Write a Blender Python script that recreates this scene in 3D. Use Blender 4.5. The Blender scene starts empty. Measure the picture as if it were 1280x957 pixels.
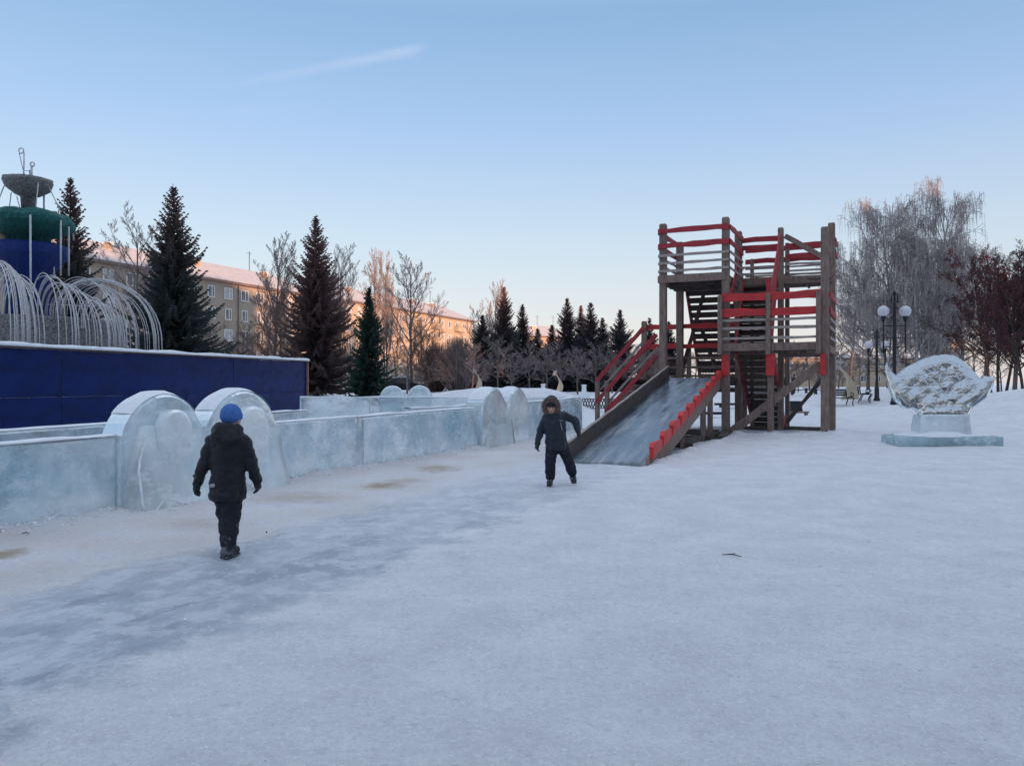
import bpy, bmesh, math, random
import numpy as np
from mathutils import Vector, Matrix, Quaternion, noise as mnoise

S = bpy.context.scene
C = S.collection
R = math.radians
F = 985.0            # focal length in photo pixels (1280 wide)
EYE = 1.6
def at(px, Y):       # photo column at depth Y -> world X
    return (px - 640.0) / F * Y
def zat(py, Y):      # photo row at depth Y -> world Z
    return EYE - (py - 478.0) / F * Y
def sstep(a, b, x):
    t = max(0.0, min(1.0, (x - a) / (b - a)))
    return t * t * (3 - 2 * t)

# ------------------------------------------------------------------ tagging
def tag(o, label=None, cat=None, group=None, kind=None):
    if label: o['label'] = label
    if cat: o['category'] = cat
    if group: o['group'] = group
    if kind: o['kind'] = kind
    return o
def empty(name, loc, label, cat, group=None, rz=0.0):
    o = bpy.data.objects.new(name, None)
    o.empty_display_size = 0.2
    C.objects.link(o)
    o.location = loc
    o.rotation_euler = (0, 0, rz)
    return tag(o, label, cat, group)
def copy_tree(o, parent=None):
    c = o.copy()
    C.objects.link(c)
    c.parent = parent
    for ch in list(o.children):
        copy_tree(ch, c)
    return c

# ------------------------------------------------------------------ mesh builder
class MB:
    def __init__(self):
        self.v = []; self.f = []; self.m = []; self.s = []
    def add(self, vs, fs, mi=0, smooth=False):
        b = len(self.v)
        self.v.extend([tuple(p) for p in vs])
        for f in fs:
            self.f.append(tuple(i + b for i in f)); self.m.append(mi); self.s.append(smooth)
    def box(self, c, s, rz=0.0, mi=0, top=1.0):
        x, y, z = s[0] / 2, s[1] / 2, s[2] / 2
        co, si = math.cos(rz), math.sin(rz)
        vs = []
        for dz in (-z, z):
            k = top if dz > 0 else 1.0
            for dx, dy in ((-x, -y), (x, -y), (x, y), (-x, y)):
                dx *= k; dy *= k
                vs.append((c[0] + dx * co - dy * si, c[1] + dx * si + dy * co, c[2] + dz))
        self.add(vs, [(0, 3, 2, 1), (4, 5, 6, 7), (0, 1, 5, 4), (1, 2, 6, 5), (2, 3, 7, 6), (3, 0, 4, 7)], mi)
    def beam(self, p0, p1, w, h, mi=0, seg=1, jit=0.0, rng=None, up=(0, 0, 1)):
        """plank from p0 to p1: w across (horizontal), h in the 'up' plane"""
        p0 = Vector(p0); p1 = Vector(p1); d = (p1 - p0).normalized()
        u = Vector(up)
        sx = d.cross(u)
        if sx.length < 1e-3: sx = d.cross(Vector((1, 0, 0)))
        sx.normalize(); uz = sx.cross(d).normalized()
        vs = []
        for i in range(seg + 1):
            c = p0.lerp(p1, i / seg)
            a = b = o = 0
            if jit and rng:
                a = rng.uniform(-jit, jit); b = rng.uniform(-jit, jit)
            for s1, s2 in ((-1, -1), (1, -1), (1, 1), (-1, 1)):
                hh = h / 2 + (a if s2 > 0 else b)
                vs.append(c + sx * (s1 * w / 2) + uz * (s2 * hh))
        fs = [(0, 1, 2, 3), tuple(seg * 4 + k for k in (3, 2, 1, 0))]
        for i in range(seg):
            for k in range(4):
                fs.append((i * 4 + k, i * 4 + 4 + k, i * 4 + 4 + (k + 1) % 4, i * 4 + (k + 1) % 4))
        self.add(vs, fs, mi)
    def tube(self, pts, rad, n=6, mi=0, cap=True, smooth=True):
        pts = [Vector(p) for p in pts]
        if not hasattr(rad, '__len__'): rad = [rad] * len(pts)
        vs = []; fs = []
        ref = None
        for i, p in enumerate(pts):
            d = (pts[min(i + 1, len(pts) - 1)] - pts[max(i - 1, 0)])
            if d.length < 1e-9: d = Vector((0, 0, 1))
            d.normalize()
            if ref is None:
                ref = d.orthogonal().normalized()
            ref = (ref - d * ref.dot(d))
            if ref.length < 1e-6: ref = d.orthogonal()
            ref.normalize()
            b = d.cross(ref)
            for k in range(n):
                a = 2 * math.pi * k / n
                vs.append(p + (ref * math.cos(a) + b * math.sin(a)) * rad[i])
        for i in range(len(pts) - 1):
            for k in range(n):
                fs.append((i * n + k, i * n + (k + 1) % n, (i + 1) * n + (k + 1) % n, (i + 1) * n + k))
        if cap:
            fs.append(tuple(range(n - 1, -1, -1)))
            fs.append(tuple((len(pts) - 1) * n + k for k in range(n)))
        self.add(vs, fs, mi, smooth)
    def lathe(self, prof, n=32, c=(0, 0, 0), mi=0, wob=None, smooth=True):
        vs = []; fs = []
        for (r, z) in prof:
            for k in range(n):
                a = 2 * math.pi * k / n
                rr, zz = (r, z) if wob is None else wob(r, z, a)
                vs.append((c[0] + rr * math.cos(a), c[1] + rr * math.sin(a), c[2] + zz))
        for i in range(len(prof) - 1):
            for k in range(n):
                fs.append((i * n + k, i * n + (k + 1) % n, (i + 1) * n + (k + 1) % n, (i + 1) * n + k))
        if prof[0][0] > 1e-4: fs.append(tuple(range(n - 1, -1, -1)))
        if prof[-1][0] > 1e-4: fs.append(tuple((len(prof) - 1) * n + k for k in range(n)))
        self.add(vs, fs, mi, smooth)
    def ball(self, c, r, n=16, mi=0, rot=None):
        if not hasattr(r, '__len__'): r = (r, r, r)
        vs = []; fs = []
        m = n // 2
        for i in range(1, m):
            t = math.pi * i / m
            for k in range(n):
                a = 2 * math.pi * k / n
                p = Vector((r[0] * math.sin(t) * math.cos(a), r[1] * math.sin(t) * math.sin(a), r[2] * math.cos(t)))
                if rot is not None: p = rot @ p
                vs.append(Vector(c) + p)
        top = Vector((0, 0, r[2])); bot = Vector((0, 0, -r[2]))
        if rot is not None: top = rot @ top; bot = rot @ bot
        vs.append(Vector(c) + top); vs.append(Vector(c) + bot)
        T = len(vs) - 2
        for i in range(m - 2):
            for k in range(n):
                fs.append((i * n + k, (i + 1) * n + k, (i + 1) * n + (k + 1) % n, i * n + (k + 1) % n))
        for k in range(n):
            fs.append((T, k, (k + 1) % n))
            fs.append((T + 1, (m - 2) * n + (k + 1) % n, (m - 2) * n + k))
        self.add(vs, fs, mi, True)
    def capsule(self, p0, r0, p1, r1, n=12):
        p0 = Vector(p0); p1 = Vector(p1); d = (p1 - p0).normalized()
        pts = []; rs = []
        for i in range(5):
            t = math.pi / 2 * (1 - i / 4)
            pts.append(p0 - d * r0 * math.sin(t)); rs.append(max(r0 * math.cos(t), 0.002))
        for i in range(5):
            t = math.pi / 2 * (i / 4)
            pts.append(p1 + d * r1 * math.sin(t)); rs.append(max(r1 * math.cos(t), 0.002))
        self.tube(pts, rs, n)
    def loft(self, rings, n=20, smooth=True):
        vs = []; fs = []
        for (c, rx, ry) in rings:
            for k in range(n):
                a = 2 * math.pi * k / n
                vs.append((c[0] + rx * math.cos(a), c[1] + ry * math.sin(a), c[2]))
        for i in range(len(rings) - 1):
            for k in range(n):
                fs.append((i * n + k, i * n + (k + 1) % n, (i + 1) * n + (k + 1) % n, (i + 1) * n + k))
        fs.append(tuple(range(n - 1, -1, -1))); fs.append(tuple((len(rings) - 1) * n + k for k in range(n)))
        self.add(vs, fs, 0, smooth)
    def build(self, name, mats, parent=None, loc=None):
        me = bpy.data.meshes.new(name)
        me.from_pydata(self.v, [], self.f)
        if not isinstance(mats, (list, tuple)): mats = [mats]
        for m in mats: me.materials.append(m)
        me.polygons.foreach_set('material_index', self.m)
        me.polygons.foreach_set('use_smooth', self.s)
        me.update()
        o = bpy.data.objects.new(name, me)
        C.objects.link(o)
        if loc: o.location = loc
        if parent: o.parent = parent
        return o
def bevel(o, w=0.01, seg=2):
    b = o.modifiers.new('bevel', 'BEVEL'); b.width = w; b.segments = seg; b.limit_method = 'ANGLE'
    return o

# ------------------------------------------------------------------ materials
def mat(name):
    m = bpy.data.materials.new(name); m.use_nodes = True
    nt = m.node_tree
    b = nt.nodes['Principled BSDF']
    return m, nt, b
def N(nt, t, **kw):
    n = nt.nodes.new(t)
    for k, v in kw.items():
        if k.startswith('i_'):
            n.inputs[k[2:].replace('_', ' ')].default_value = v
        else: setattr(n, k, v)
    return n
def coords(nt, scale=(1, 1, 1), kind='Object'):
    tc = N(nt, 'ShaderNodeTexCoord'); mp = N(nt, 'ShaderNodeMapping')
    mp.inputs['Scale'].default_value = scale
    nt.links.new(tc.outputs[kind], mp.inputs['Vector'])
    return mp.outputs['Vector']
def noise(nt, vec, scale, detail=4, rough=0.55):
    n = N(nt, 'ShaderNodeTexNoise'); n.inputs['Scale'].default_value = scale
    n.inputs['Detail'].default_value = detail; n.inputs['Roughness'].default_value = rough
    nt.links.new(vec, n.inputs['Vector'])
    return n.outputs['Fac']
def ramp(nt, fac, stops):
    r = N(nt, 'ShaderNodeValToRGB')
    while len(r.color_ramp.elements) < len(stops): r.color_ramp.elements.new(0.5)
    for e, (p, c) in zip(r.color_ramp.elements, stops):
        e.position = p; e.color = (c[0], c[1], c[2], 1) if hasattr(c, '__len__') else (c, c, c, 1)
    nt.links.new(fac, r.inputs['Fac'])
    return r.outputs['Color']
def mixc(nt, fac, a, b, blend='MIX'):
    m = N(nt, 'ShaderNodeMix', data_type='RGBA', blend_type=blend)
    for s, v in ((m.inputs['Factor'], fac), (m.inputs['A'], a), (m.inputs['B'], b)):
        if hasattr(v, 'default_value') or hasattr(v, 'is_output'): nt.links.new(v, s)
        elif hasattr(v, '__len__'): s.default_value = (v[0], v[1], v[2], 1)
        else: s.default_value = v
    return m.outputs['Result']
def mth(nt, op, a, b=None, clamp=False):
    m = N(nt, 'ShaderNodeMath', operation=op); m.use_clamp = clamp
    for s, v in ((m.inputs[0], a), (m.inputs[1], b)):
        if v is None: continue
        if hasattr(v, 'is_output'): nt.links.new(v, s)
        else: s.default_value = v
    return m.outputs[0]
def bump(nt, bsdf, h, strength=0.3, dist=0.02):
    b = N(nt, 'ShaderNodeBump'); b.inputs['Strength'].default_value = strength
    b.inputs['Distance'].default_value = dist
    nt.links.new(h, b.inputs['Height']); nt.links.new(b.outputs['Normal'], bsdf.inputs['Normal'])
def simple(name, c1, c2, scale=8, rough=0.8, bs=0.3, bd=0.01, stretch=(1, 1, 1), metal=0.0, spec=0.5, detail=5, lo=.3, hi=.7):
    m, nt, b = mat(name)
    v = coords(nt, stretch)
    f = noise(nt, v, scale, detail)
    nt.links.new(ramp(nt, f, [(lo, c1), (hi, c2)]), b.inputs['Base Color'])
    b.inputs['Roughness'].default_value = rough
    b.inputs['Metallic'].default_value = metal
    b.inputs['Specular IOR Level'].default_value = spec
    if bs: bump(nt, b, noise(nt, v, scale * 2.2, detail), bs, bd)
    return m

M = {}
M['wood'] = simple('weathered_wood', (.14, .095, .078), (.27, .195, .165), 5, .82, .5, .01, (3, 3, .8))
M['wood_dark'] = simple('dark_wood', (.05, .04, .038), (.11, .085, .078), 5, .85, .5, .01, (2, 2, 1))
M['wood_pale'] = simple('pale_batten_wood', (.25, .21, .195), (.42, .36, .33), 6, .8, .4, .006, (1, 1, 3))
M['red'] = simple('red_paint', (.38, .022, .028), (.62, .03, .034), 3, .62, .5, .008, (1, 1, 2.5))
M['red_dark'] = simple('crimson_paint', (.25, .018, .028), (.42, .03, .042), 3, .66, .5, .008, (1, 1, 2.5))
M['red_bright'] = simple('bright_red_board', (.46, .012, .014), (.68, .02, .02), 4, .5, .4, .01)
M['metal_dark'] = simple('black_iron', (.012, .014, .018), (.025, .028, .034), 12, .5, .2, .004, metal=0.3)
M['pole'] = simple('grey_steel', (.22, .22, .24), (.32, .32, .34), 6, .5, .1, .004, metal=0.5)
M['snow_cap'] = simple('snow_cap', (.74, .77, .82), (.84, .86, .9), 6, .9, .6, .03)
M['roof_snow'] = simple('old_roof_snow', (.40, .385, .40), (.56, .53, .54), 1.2, .9, .3, .05)
M['bark'] = simple('spruce_bark', (.05, .035, .03), (.1, .075, .06), 7, .95, .6, .03)
M['bare_bark'] = simple('bare_tree_bark', (.09, .07, .062), (.2, .16, .145), 6, .95, .6, .02)
M['bare_twig'] = simple('frosted_twig', (.16, .125, .12), (.34, .28, .27), 4, .95, 0)
M['twig_brown'] = simple('brown_twig', (.09, .055, .05), (.2, .13, .11), 4, .95, 0)
M['birch_bark'] = simple('birch_bark', (.12, .11, .11), (.55, .52, .5), 4, .9, .4, .02, (1, 1, 2.5), lo=.38, hi=.55)
M['birch_twig'] = simple('birch_frosted_twig', (.2, .165, .165), (.58, .52, .52), 1.2, .95, 0)
M['dark_twig'] = simple('dark_twig', (.03, .022, .024), (.08, .055, .055), 4, .95, 0)
M['berries'] = simple('rowan_berries', (.05, .012, .018), (.16, .025, .034), 6, .7, 0)
M['coat_black'] = simple('black_coat', (.006, .007, .011), (.013, .014, .02), 20, .75, .3, .006, spec=.3)
M['coat_navy'] = simple('dark_teal_coat', (.012, .019, .03), (.024, .034, .048), 14, .6, .35, .006, spec=.3)
M['trousers'] = simple('black_trousers', (.007, .009, .016), (.015, .018, .03), 20, .75, .3, .006, spec=.3)
M['boots'] = simple('snowy_boots', (.015, .016, .02), (.22, .23, .26), 14, .7, .4, .01, lo=.5, hi=.72)
M['boots_dark'] = simple('dark_boots', (.012, .013, .018), (.03, .032, .04), 14, .6, .3, .01)
M['gloves'] = simple('dark_gloves', (.01, .012, .016), (.03, .032, .04), 20, .7, .3, .006)
M['hat_blue'] = simple('blue_knit', (.035, .11, .34), (.06, .17, .48), 40, .9, .7, .008)
M['fur'] = simple('brown_fur', (.07, .045, .04), (.24, .165, .14), 34, .95, .6, .01)
M['skin'] = simple('skin', (.5, .27, .21), (.6, .34, .27), 12, .55, .05, .002)
M['eye'] = simple('dark_eye', (.01, .008, .008), (.02, .015, .012), 12, .3, 0)
M['lip'] = simple('lip', (.33, .1, .09), (.38, .13, .11), 12, .5, 0)
M['zip'] = simple('grey_zip', (.3, .32, .34), (.4, .42, .44), 12, .4, 0)
M['glass_win'] = simple('window_glass', (.05, .055, .065), (.2, .2, .22), .7, .08, 0)
M['win_frame'] = simple('white_window_frame', (.6, .6, .6), (.75, .75, .74), 6, .6, .1)
M['curtain'] = simple('window_curtain', (.3, .3, .32), (.5, .5, .5), 3, .7, 0)
M['tinsel_arc'] = simple('silver_tinsel', (.36, .36, .38), (.78, .78, .8), 26, .5, .9, .02, metal=.2)
M['straw'] = simple('golden_mesh', (.36, .29, .2), (.7, .58, .42), 20, .6, .6, .02)
M['debris'] = simple('dark_twig_litter', (.03, .02, .02), (.07, .05, .04), 20, .9, 0)

def wear(m, chip, amt=.8, sc=7, lo=.60, hi=.66):
    """chips and scuffs that show the wood below the paint"""
    nt = m.node_tree; b = nt.nodes['Principled BSDF']
    src = b.inputs['Base Color'].links[0].from_socket
    v = coords(nt, (1, 1, 2.2))
    nt.links.new(mixc(nt, ramp(nt, noise(nt, v, sc, 8, .72), [(lo, 0.), (hi, amt)]), src, chip), b.inputs['Base Color'])
wear(M['red_bright'], (.25, .1, .09), .7, 9, .6, .68); wear(M['red'], (.2, .13, .11)); wear(M['red_dark'], (.17, .12, .11)); wear(M['wood'], (.42, .38, .36), .5, 9); wear(M['wood_dark'], (.2, .17, .16), .5, 9)
wear(M['trousers'], (.3, .32, .36), .5, 9, .6, .72); wear(M['boots_dark'], (.5, .52, .56), .7, 16, .56, .68); wear(M['coat_black'], (.04, .045, .055), .8, 5, .5, .7)
# lamp globe: unlit frosted plastic
m, nt, b = mat('lamp_globe'); b.inputs['Base Color'].default_value = (.58, .58, .62, 1)
b.inputs['Roughness'].default_value = .3; b.inputs['Subsurface Weight'].default_value = 0.0
M['globe'] = m

# spruce foliage: dark green with browner cone-laden upper shoots (far ones also sun-tinted)
def foliage_mat(name, g1, g2, br, h0, h1, amt):
    m, nt, b = mat(name)
    v = coords(nt)
    col = ramp(nt, noise(nt, v, 1.6, 4), [(.3, g1), (.7, g2)])
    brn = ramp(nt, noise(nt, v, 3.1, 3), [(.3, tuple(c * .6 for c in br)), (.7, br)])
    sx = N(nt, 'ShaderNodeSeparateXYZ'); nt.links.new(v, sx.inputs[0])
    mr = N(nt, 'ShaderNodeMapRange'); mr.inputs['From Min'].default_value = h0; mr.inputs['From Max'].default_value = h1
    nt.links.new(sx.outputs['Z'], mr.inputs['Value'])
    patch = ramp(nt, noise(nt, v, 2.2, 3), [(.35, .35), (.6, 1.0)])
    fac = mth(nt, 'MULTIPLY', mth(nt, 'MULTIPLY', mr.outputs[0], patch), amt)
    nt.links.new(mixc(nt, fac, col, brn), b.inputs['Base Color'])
    b.inputs['Roughness'].default_value = .9; b.inputs['Specular IOR Level'].default_value = .2
    return m
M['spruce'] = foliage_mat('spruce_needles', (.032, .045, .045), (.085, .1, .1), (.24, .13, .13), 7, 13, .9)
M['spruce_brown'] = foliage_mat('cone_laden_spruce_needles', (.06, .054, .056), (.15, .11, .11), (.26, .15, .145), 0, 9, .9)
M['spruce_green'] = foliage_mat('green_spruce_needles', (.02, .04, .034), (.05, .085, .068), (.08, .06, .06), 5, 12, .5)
M['spruce_far'] = foliage_mat('far_spruce_needles', (.036, .042, .05), (.09, .088, .1), (.36, .17, .145), 5.5, 10, .95)  # redder upper part: cones plus sunlit tops painted into the colour

# tinsel drums / bowls
def tinsel(name, dark, lightc, scale=7):
    m, nt, b = mat(name)
    v = coords(nt)
    vo = N(nt, 'ShaderNodeTexVoronoi'); vo.inputs['Scale'].default_value = scale
    nt.links.new(v, vo.inputs['Vector'])
    n2 = noise(nt, v, scale * 1.4, 6, .75)
    f = mth(nt, 'MULTIPLY', n2, 1.0)
    nt.links.new(ramp(nt, f, [(.35, dark), (.52, tuple((a + c) / 2.6 for a, c in zip(dark, lightc))), (.72, lightc)]), b.inputs['Base Color'])
    b.inputs['Roughness'].default_value = .45; b.inputs['Metallic'].default_value = .25
    bump(nt, b, n2, 1.0, .2)
    return m
M['tinsel_grey'] = tinsel('grey_tinsel', (.05, .05, .055), (.75, .75, .76), 12)
M['tinsel_teal'] = tinsel('teal_tinsel', (.0, .035, .04), (.03, .42, .38), 12)
M['tinsel_blue'] = tinsel('blue_tinsel', (.001, .012, .12), (.02, .11, .62), 12)

# blue laminated panels
m, nt, b = mat('blue_panel')
v = coords(nt)
nt.links.new(ramp(nt, noise(nt, coords(nt, (.6, .6, 1.5)), 1.5, 5), [(.3, (.0008, .008, .055)), (.7, (.002, .02, .14))]), b.inputs['Base Color'])
nt.links.new(ramp(nt, noise(nt, v, 3, 5), [(.35, .28), (.7, .55)]), b.inputs['Roughness'])
b.inputs['Specular IOR Level'].default_value = .2
bump(nt, b, noise(nt, v, 1.4, 3), .5, .06)
M['blue'] = m
wear(M['blue'], (.01, .03, .17), .6, 1.8, .6, .75)
M['rust_edge'] = simple('panel_edge', (.25, .12, .09), (.4, .22, .17), 6, .7, .2)

# ice
def ice(name, c1, c2, cdark, trans, rough=.18, scale=1.5, vfreq=1.0, db=.35, bmp=.25):
    m, nt, b = mat(name)
    v = coords(nt)
    n1 = noise(nt, coords(nt, (1, 1, .6)), scale, 6, .6)
    col = ramp(nt, n1, [(.3, c1), (.65, c2)])
    band = N(nt, 'ShaderNodeMapRange', interpolation_type='SMOOTHSTEP')
    szz = N(nt, 'ShaderNodeSeparateXYZ'); nt.links.new(v, szz.inputs[0])
    bz = mth(nt, 'ABSOLUTE', mth(nt, 'SUBTRACT', szz.outputs['Z'], .5)); band.inputs['From Min'].default_value = .34; band.inputs['From Max'].default_value = .08; band.inputs['To Max'].default_value = .1
    nt.links.new(bz, band.inputs['Value'])
    n2 = mth(nt, 'ADD', noise(nt, coords(nt, (1.6, 1.6, .55)), 1.5, 6, .66), band.outputs[0])
    dk = ramp(nt, n2, [(.54, 0.0), (.68, db)])
    fz = ramp(nt, noise(nt, coords(nt, (.8, .8, 1.1)), 3.4, 6, .7), [(.5, 0.), (.66, .55)])
    col = mixc(nt, dk, col, cdark)
    col = mixc(nt, fz, col, (.86, .92, .94))
    nt.links.new(col, b.inputs['Base Color'])
    b.inputs['IOR'].default_value = 1.31
    fr = noise(nt, v, 7, 6, .7)
    nt.links.new(ramp(nt, fr, [(.35, rough * .5), (.7, rough * 2.3)]), b.inputs['Roughness'])
    tr = ramp(nt, noise(nt, v, .9, 4), [(.3, trans * .5), (.7, min(1, trans * 1.3))])
    tr = mth(nt, 'MULTIPLY', tr, mth(nt, 'SUBTRACT', 1.0, mth(nt, 'MULTIPLY', fz, .9)))
    nt.links.new(tr, b.inputs['Transmission Weight'])
    h = mth(nt, 'ADD', noise(nt, v, 2.5, 4), mth(nt, 'MULTIPLY', noise(nt, v, 16, 4), .3))
    bump(nt, b, h, bmp, .05)
    return m
M['ice'] = ice('block_ice', (.74, .92, .99), (.95, .99, 1.0), (.36, .52, .62), .7, .05, db=.45, bmp=.3)
M['ice_frost'] = ice('frosted_ice', (.8, .94, .99), (.97, .99, 1.0), (.5, .62, .68), .45, .1, db=.3)
M['ice_base'] = ice('teal_slab_ice', (.4, .62, .7), (.68, .84, .9), (.12, .26, .4), .5, .1)
# clear carved ice
m, nt, b = mat('clear_ice')
v = coords(nt)
b.inputs['Base Color'].default_value = (.80, .87, .90, 1)
b.inputs['IOR'].default_value = 1.31
nt.links.new(ramp(nt, noise(nt, v, 1.6, 3), [(.35, 1.0), (.75, .88)]), b.inputs['Transmission Weight'])
nt.links.new(ramp(nt, noise(nt, v, 5, 5), [(.4, .0), (.75, .14)]), b.inputs['Roughness'])
bump(nt, b, noise(nt, v, 5, 4), .5, .05)
M['clear_ice'] = m
# slide ice
m, nt, b = mat('slide_ice')
v = coords(nt, (1, 1, 1))
n1 = noise(nt, coords(nt, (4.5, .45, 1)), 1.1, 8, .6)
col = ramp(nt, n1, [(.34, (.07, .09, .115)), (.48, (.15, .185, .22)), (.6, (.25, .29, .33)), (.72, (.44, .48, .52))])
col = mixc(nt, ramp(nt, noise(nt, coords(nt, (1.6, .4, 1)), 2.0, 5), [(.45, 0.), (.7, .6)]), col, (.14, .19, .25))
nt.links.new(col, b.inputs['Base Color'])
nt.links.new(ramp(nt, n1, [(.35, .12), (.7, .45)]), b.inputs['Roughness'])
bump(nt, b, n1, .4, .02)
M['slide_ice'] = m

# facade
def facade(name, c1, c2):
    m, nt, b = mat(name)
    v = coords(nt)
    col = ramp(nt, noise(nt, v, .35, 6, .6), [(.3, c1), (.7, c2)])
    br = N(nt, 'ShaderNodeTexBrick'); br.inputs['Scale'].default_value = 1.0
    br.inputs['Brick Width'].default_value = .5; br.inputs['Row Height'].default_value = .16
    br.inputs['Mortar Size'].default_value = .015
    br.inputs['Color1'].default_value = (1, 1, 1, 1); br.inputs['Color2'].default_value = (.86, .84, .82, 1)
    br.inputs['Mortar'].default_value = (.75, .75, .75, 1)
    mp = N(nt, 'ShaderNodeMapping'); mp.inputs['Rotation'].default_value = (math.pi / 2, 0, math.pi / 2)
    tc = N(nt, 'ShaderNodeTexCoord'); nt.links.new(tc.outputs['Object'], mp.inputs['Vector'])
    nt.links.new(mp.outputs['Vector'], br.inputs['Vector'])
    nt.links.new(mixc(nt, .7, col, br.outputs['Color'], 'MULTIPLY'), b.inputs['Base Color'])
    b.inputs['Roughness'].default_value = .9
    return m
M['facade'] = facade('tan_brick', (.31, .25, .2), (.42, .35, .28))
M['facade2'] = facade('ochre_brick', (.38, .3, .22), (.5, .4, .29))
M['cornice'] = simple('cornice', (.12, .09, .08), (.2, .15, .13), 2, .9, .2)

# ground snow, trodden, with the polished ice track and sandy stains
m, nt, b = mat('trodden_snow')
v = coords(nt)
sx = N(nt, 'ShaderNodeSeparateXYZ'); nt.links.new(v, sx.inputs[0])
X, Yc = sx.outputs['X'], sx.outputs['Y']
DX, DY = .388, .922
p = mth(nt, 'SUBTRACT', mth(nt, 'MULTIPLY', mth(nt, 'SUBTRACT', X, 1.86), DY), mth(nt, 'MULTIPLY', mth(nt, 'SUBTRACT', Yc, 15.45), DX))
q = mth(nt, 'ADD', mth(nt, 'MULTIPLY', mth(nt, 'SUBTRACT', X, 1.86), DX), mth(nt, 'MULTIPLY', mth(nt, 'SUBTRACT', Yc, 15.45), DY))
big = noise(nt, v, .35, 3); med = noise(nt, v, 1.6, 5, .6); fine = noise(nt, v, 14, 6, .65); grain = noise(nt, v, 60, 3, .7)
pn = mth(nt, 'ADD', p, mth(nt, 'MULTIPLY', mth(nt, 'SUBTRACT', med, .5), 1.7))
d = mth(nt, 'ABSOLUTE', mth(nt, 'ADD', pn, .35))
tr = N(nt, 'ShaderNodeMapRange', interpolation_type='SMOOTHSTEP')
tr.inputs['From Min'].default_value = 1.15; tr.inputs['From Max'].default_value = .7
nt.links.new(d, tr.inputs['Value'])
qf = N(nt, 'ShaderNodeMapRange', interpolation_type='SMOOTHSTEP')
qf.inputs['From Min'].default_value = -1.; qf.inputs['From Max'].default_value = -12.5; qf.inputs['To Min'].default_value = .3
nt.links.new(q, qf.inputs['Value'])
qe = N(nt, 'ShaderNodeMapRange'); qe.inputs['From Min'].default_value = 1.5; qe.inputs['From Max'].default_value = .0
nt.links.new(q, qe.inputs['Value'])
track = mth(nt, 'MULTIPLY', mth(nt, 'MULTIPLY', tr.outputs[0], qf.outputs[0]), qe.outputs[0])
# streaks along the run direction
mp = N(nt, 'ShaderNodeMapping'); mp.inputs['Rotation'].default_value = (0, 0, math.atan2(DX, DY))
nt.links.new(v, mp.inputs['Vector'])
mp2 = N(nt, 'ShaderNodeMapping'); mp2.inputs['Scale'].default_value = (1.0, .5, 1)
nt.links.new(mp.outputs[0], mp2.inputs['Vector'])
streak = noise(nt, mp2.outputs[0], 2.4, 6, .62)
streak = mth(nt, 'ADD', mth(nt, 'MULTIPLY', streak, .7), mth(nt, 'MULTIPLY', noise(nt, mp2.outputs[0], 9, 6, .7), .3))
icecol = ramp(nt, streak, [(.38, (.27, .31, .37)), (.5, (.36, .40, .46)), (.60, (.47, .51, .57))])
snow = ramp(nt, mth(nt, 'ADD', mth(nt, 'MULTIPLY', med, .6), mth(nt, 'MULTIPLY', fine, .4)), [(.34, (.66, .66, .71)), (.5, (.77, .77, .81)), (.62, (.85, .85, .88))])
pat = noise(nt, mp2.outputs[0], 1.5, 9, .66)
patch_ = ramp(nt, pat, [(.52, 0.), (.56, .7)])
icecol = mixc(nt, patch_, icecol, (.19, .225, .28))
icecol = mixc(nt, ramp(nt, noise(nt, v, 3.2, 8, .72), [(.5, 0.), (.56, .6)]), icecol, (.56, .59, .64))
scr = noise(nt, mp2.outputs[0], 7, 9, .75)
icecol = mixc(nt, ramp(nt, scr, [(.61, 0.), (.65, .5)]), icecol, (.74, .77, .82))
# sandy tint on the wall side of the track
sd = N(nt, 'ShaderNodeMapRange', interpolation_type='SMOOTHSTEP')
sd.inputs['From Min'].default_value = -.7; sd.inputs['From Max'].default_value = -1.8
nt.links.new(pn, sd.inputs['Value'])
sand = mth(nt, 'MULTIPLY', sd.outputs[0], ramp(nt, noise(nt, v, .8, 5, .65), [(.4, .05), (.66, .55)]))
cap = N(nt, 'ShaderNodeMapRange'); cap.inputs['From Min'].default_value = 24.; cap.inputs['From Max'].default_value = 18.
nt.links.new(Yc, cap.inputs['Value'])
sand = mth(nt, 'MULTIPLY', sand, cap.outputs[0])
scuff = noise(nt, v, 8, 9, .78)  # packed and loose snow tones; relief shading is painted in with them
snow = mixc(nt, ramp(nt, scuff, [(.37, .6), (.44, 0.)]), snow, (.56, .57, .62))
crumb = noise(nt, v, 34, 4, .8)
snow = mixc(nt, ramp(nt, crumb, [(.55, 0.), (.62, .8)]), snow, (.93, .935, .95))
snow = mixc(nt, ramp(nt, noise(nt, v, 55, 3, .8), [(.38, .5), (.45, 0.)]), snow, (.54, .55, .6))
spk = N(nt, 'ShaderNodeTexVoronoi'); spk.inputs['Scale'].default_value = 2.2; nt.links.new(v, spk.inputs['Vector'])
sq = N(nt, 'ShaderNodeSeparateColor'); nt.links.new(spk.outputs['Color'], sq.inputs[0])
dot = mth(nt, 'MULTIPLY', mth(nt, 'LESS_THAN', spk.outputs['Distance'], mth(nt, 'MULTIPLY', sq.outputs[0], .035)), mth(nt, 'GREATER_THAN', sq.outputs[1], .55))
snow = mixc(nt, mth(nt, 'MULTIPLY', dot, .75), snow, (.2, .17, .15))
col = mixc(nt, sand, snow, (.55, .47, .4))
col = mixc(nt, mth(nt, 'MULTIPLY', track, .95), col, icecol)
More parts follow.
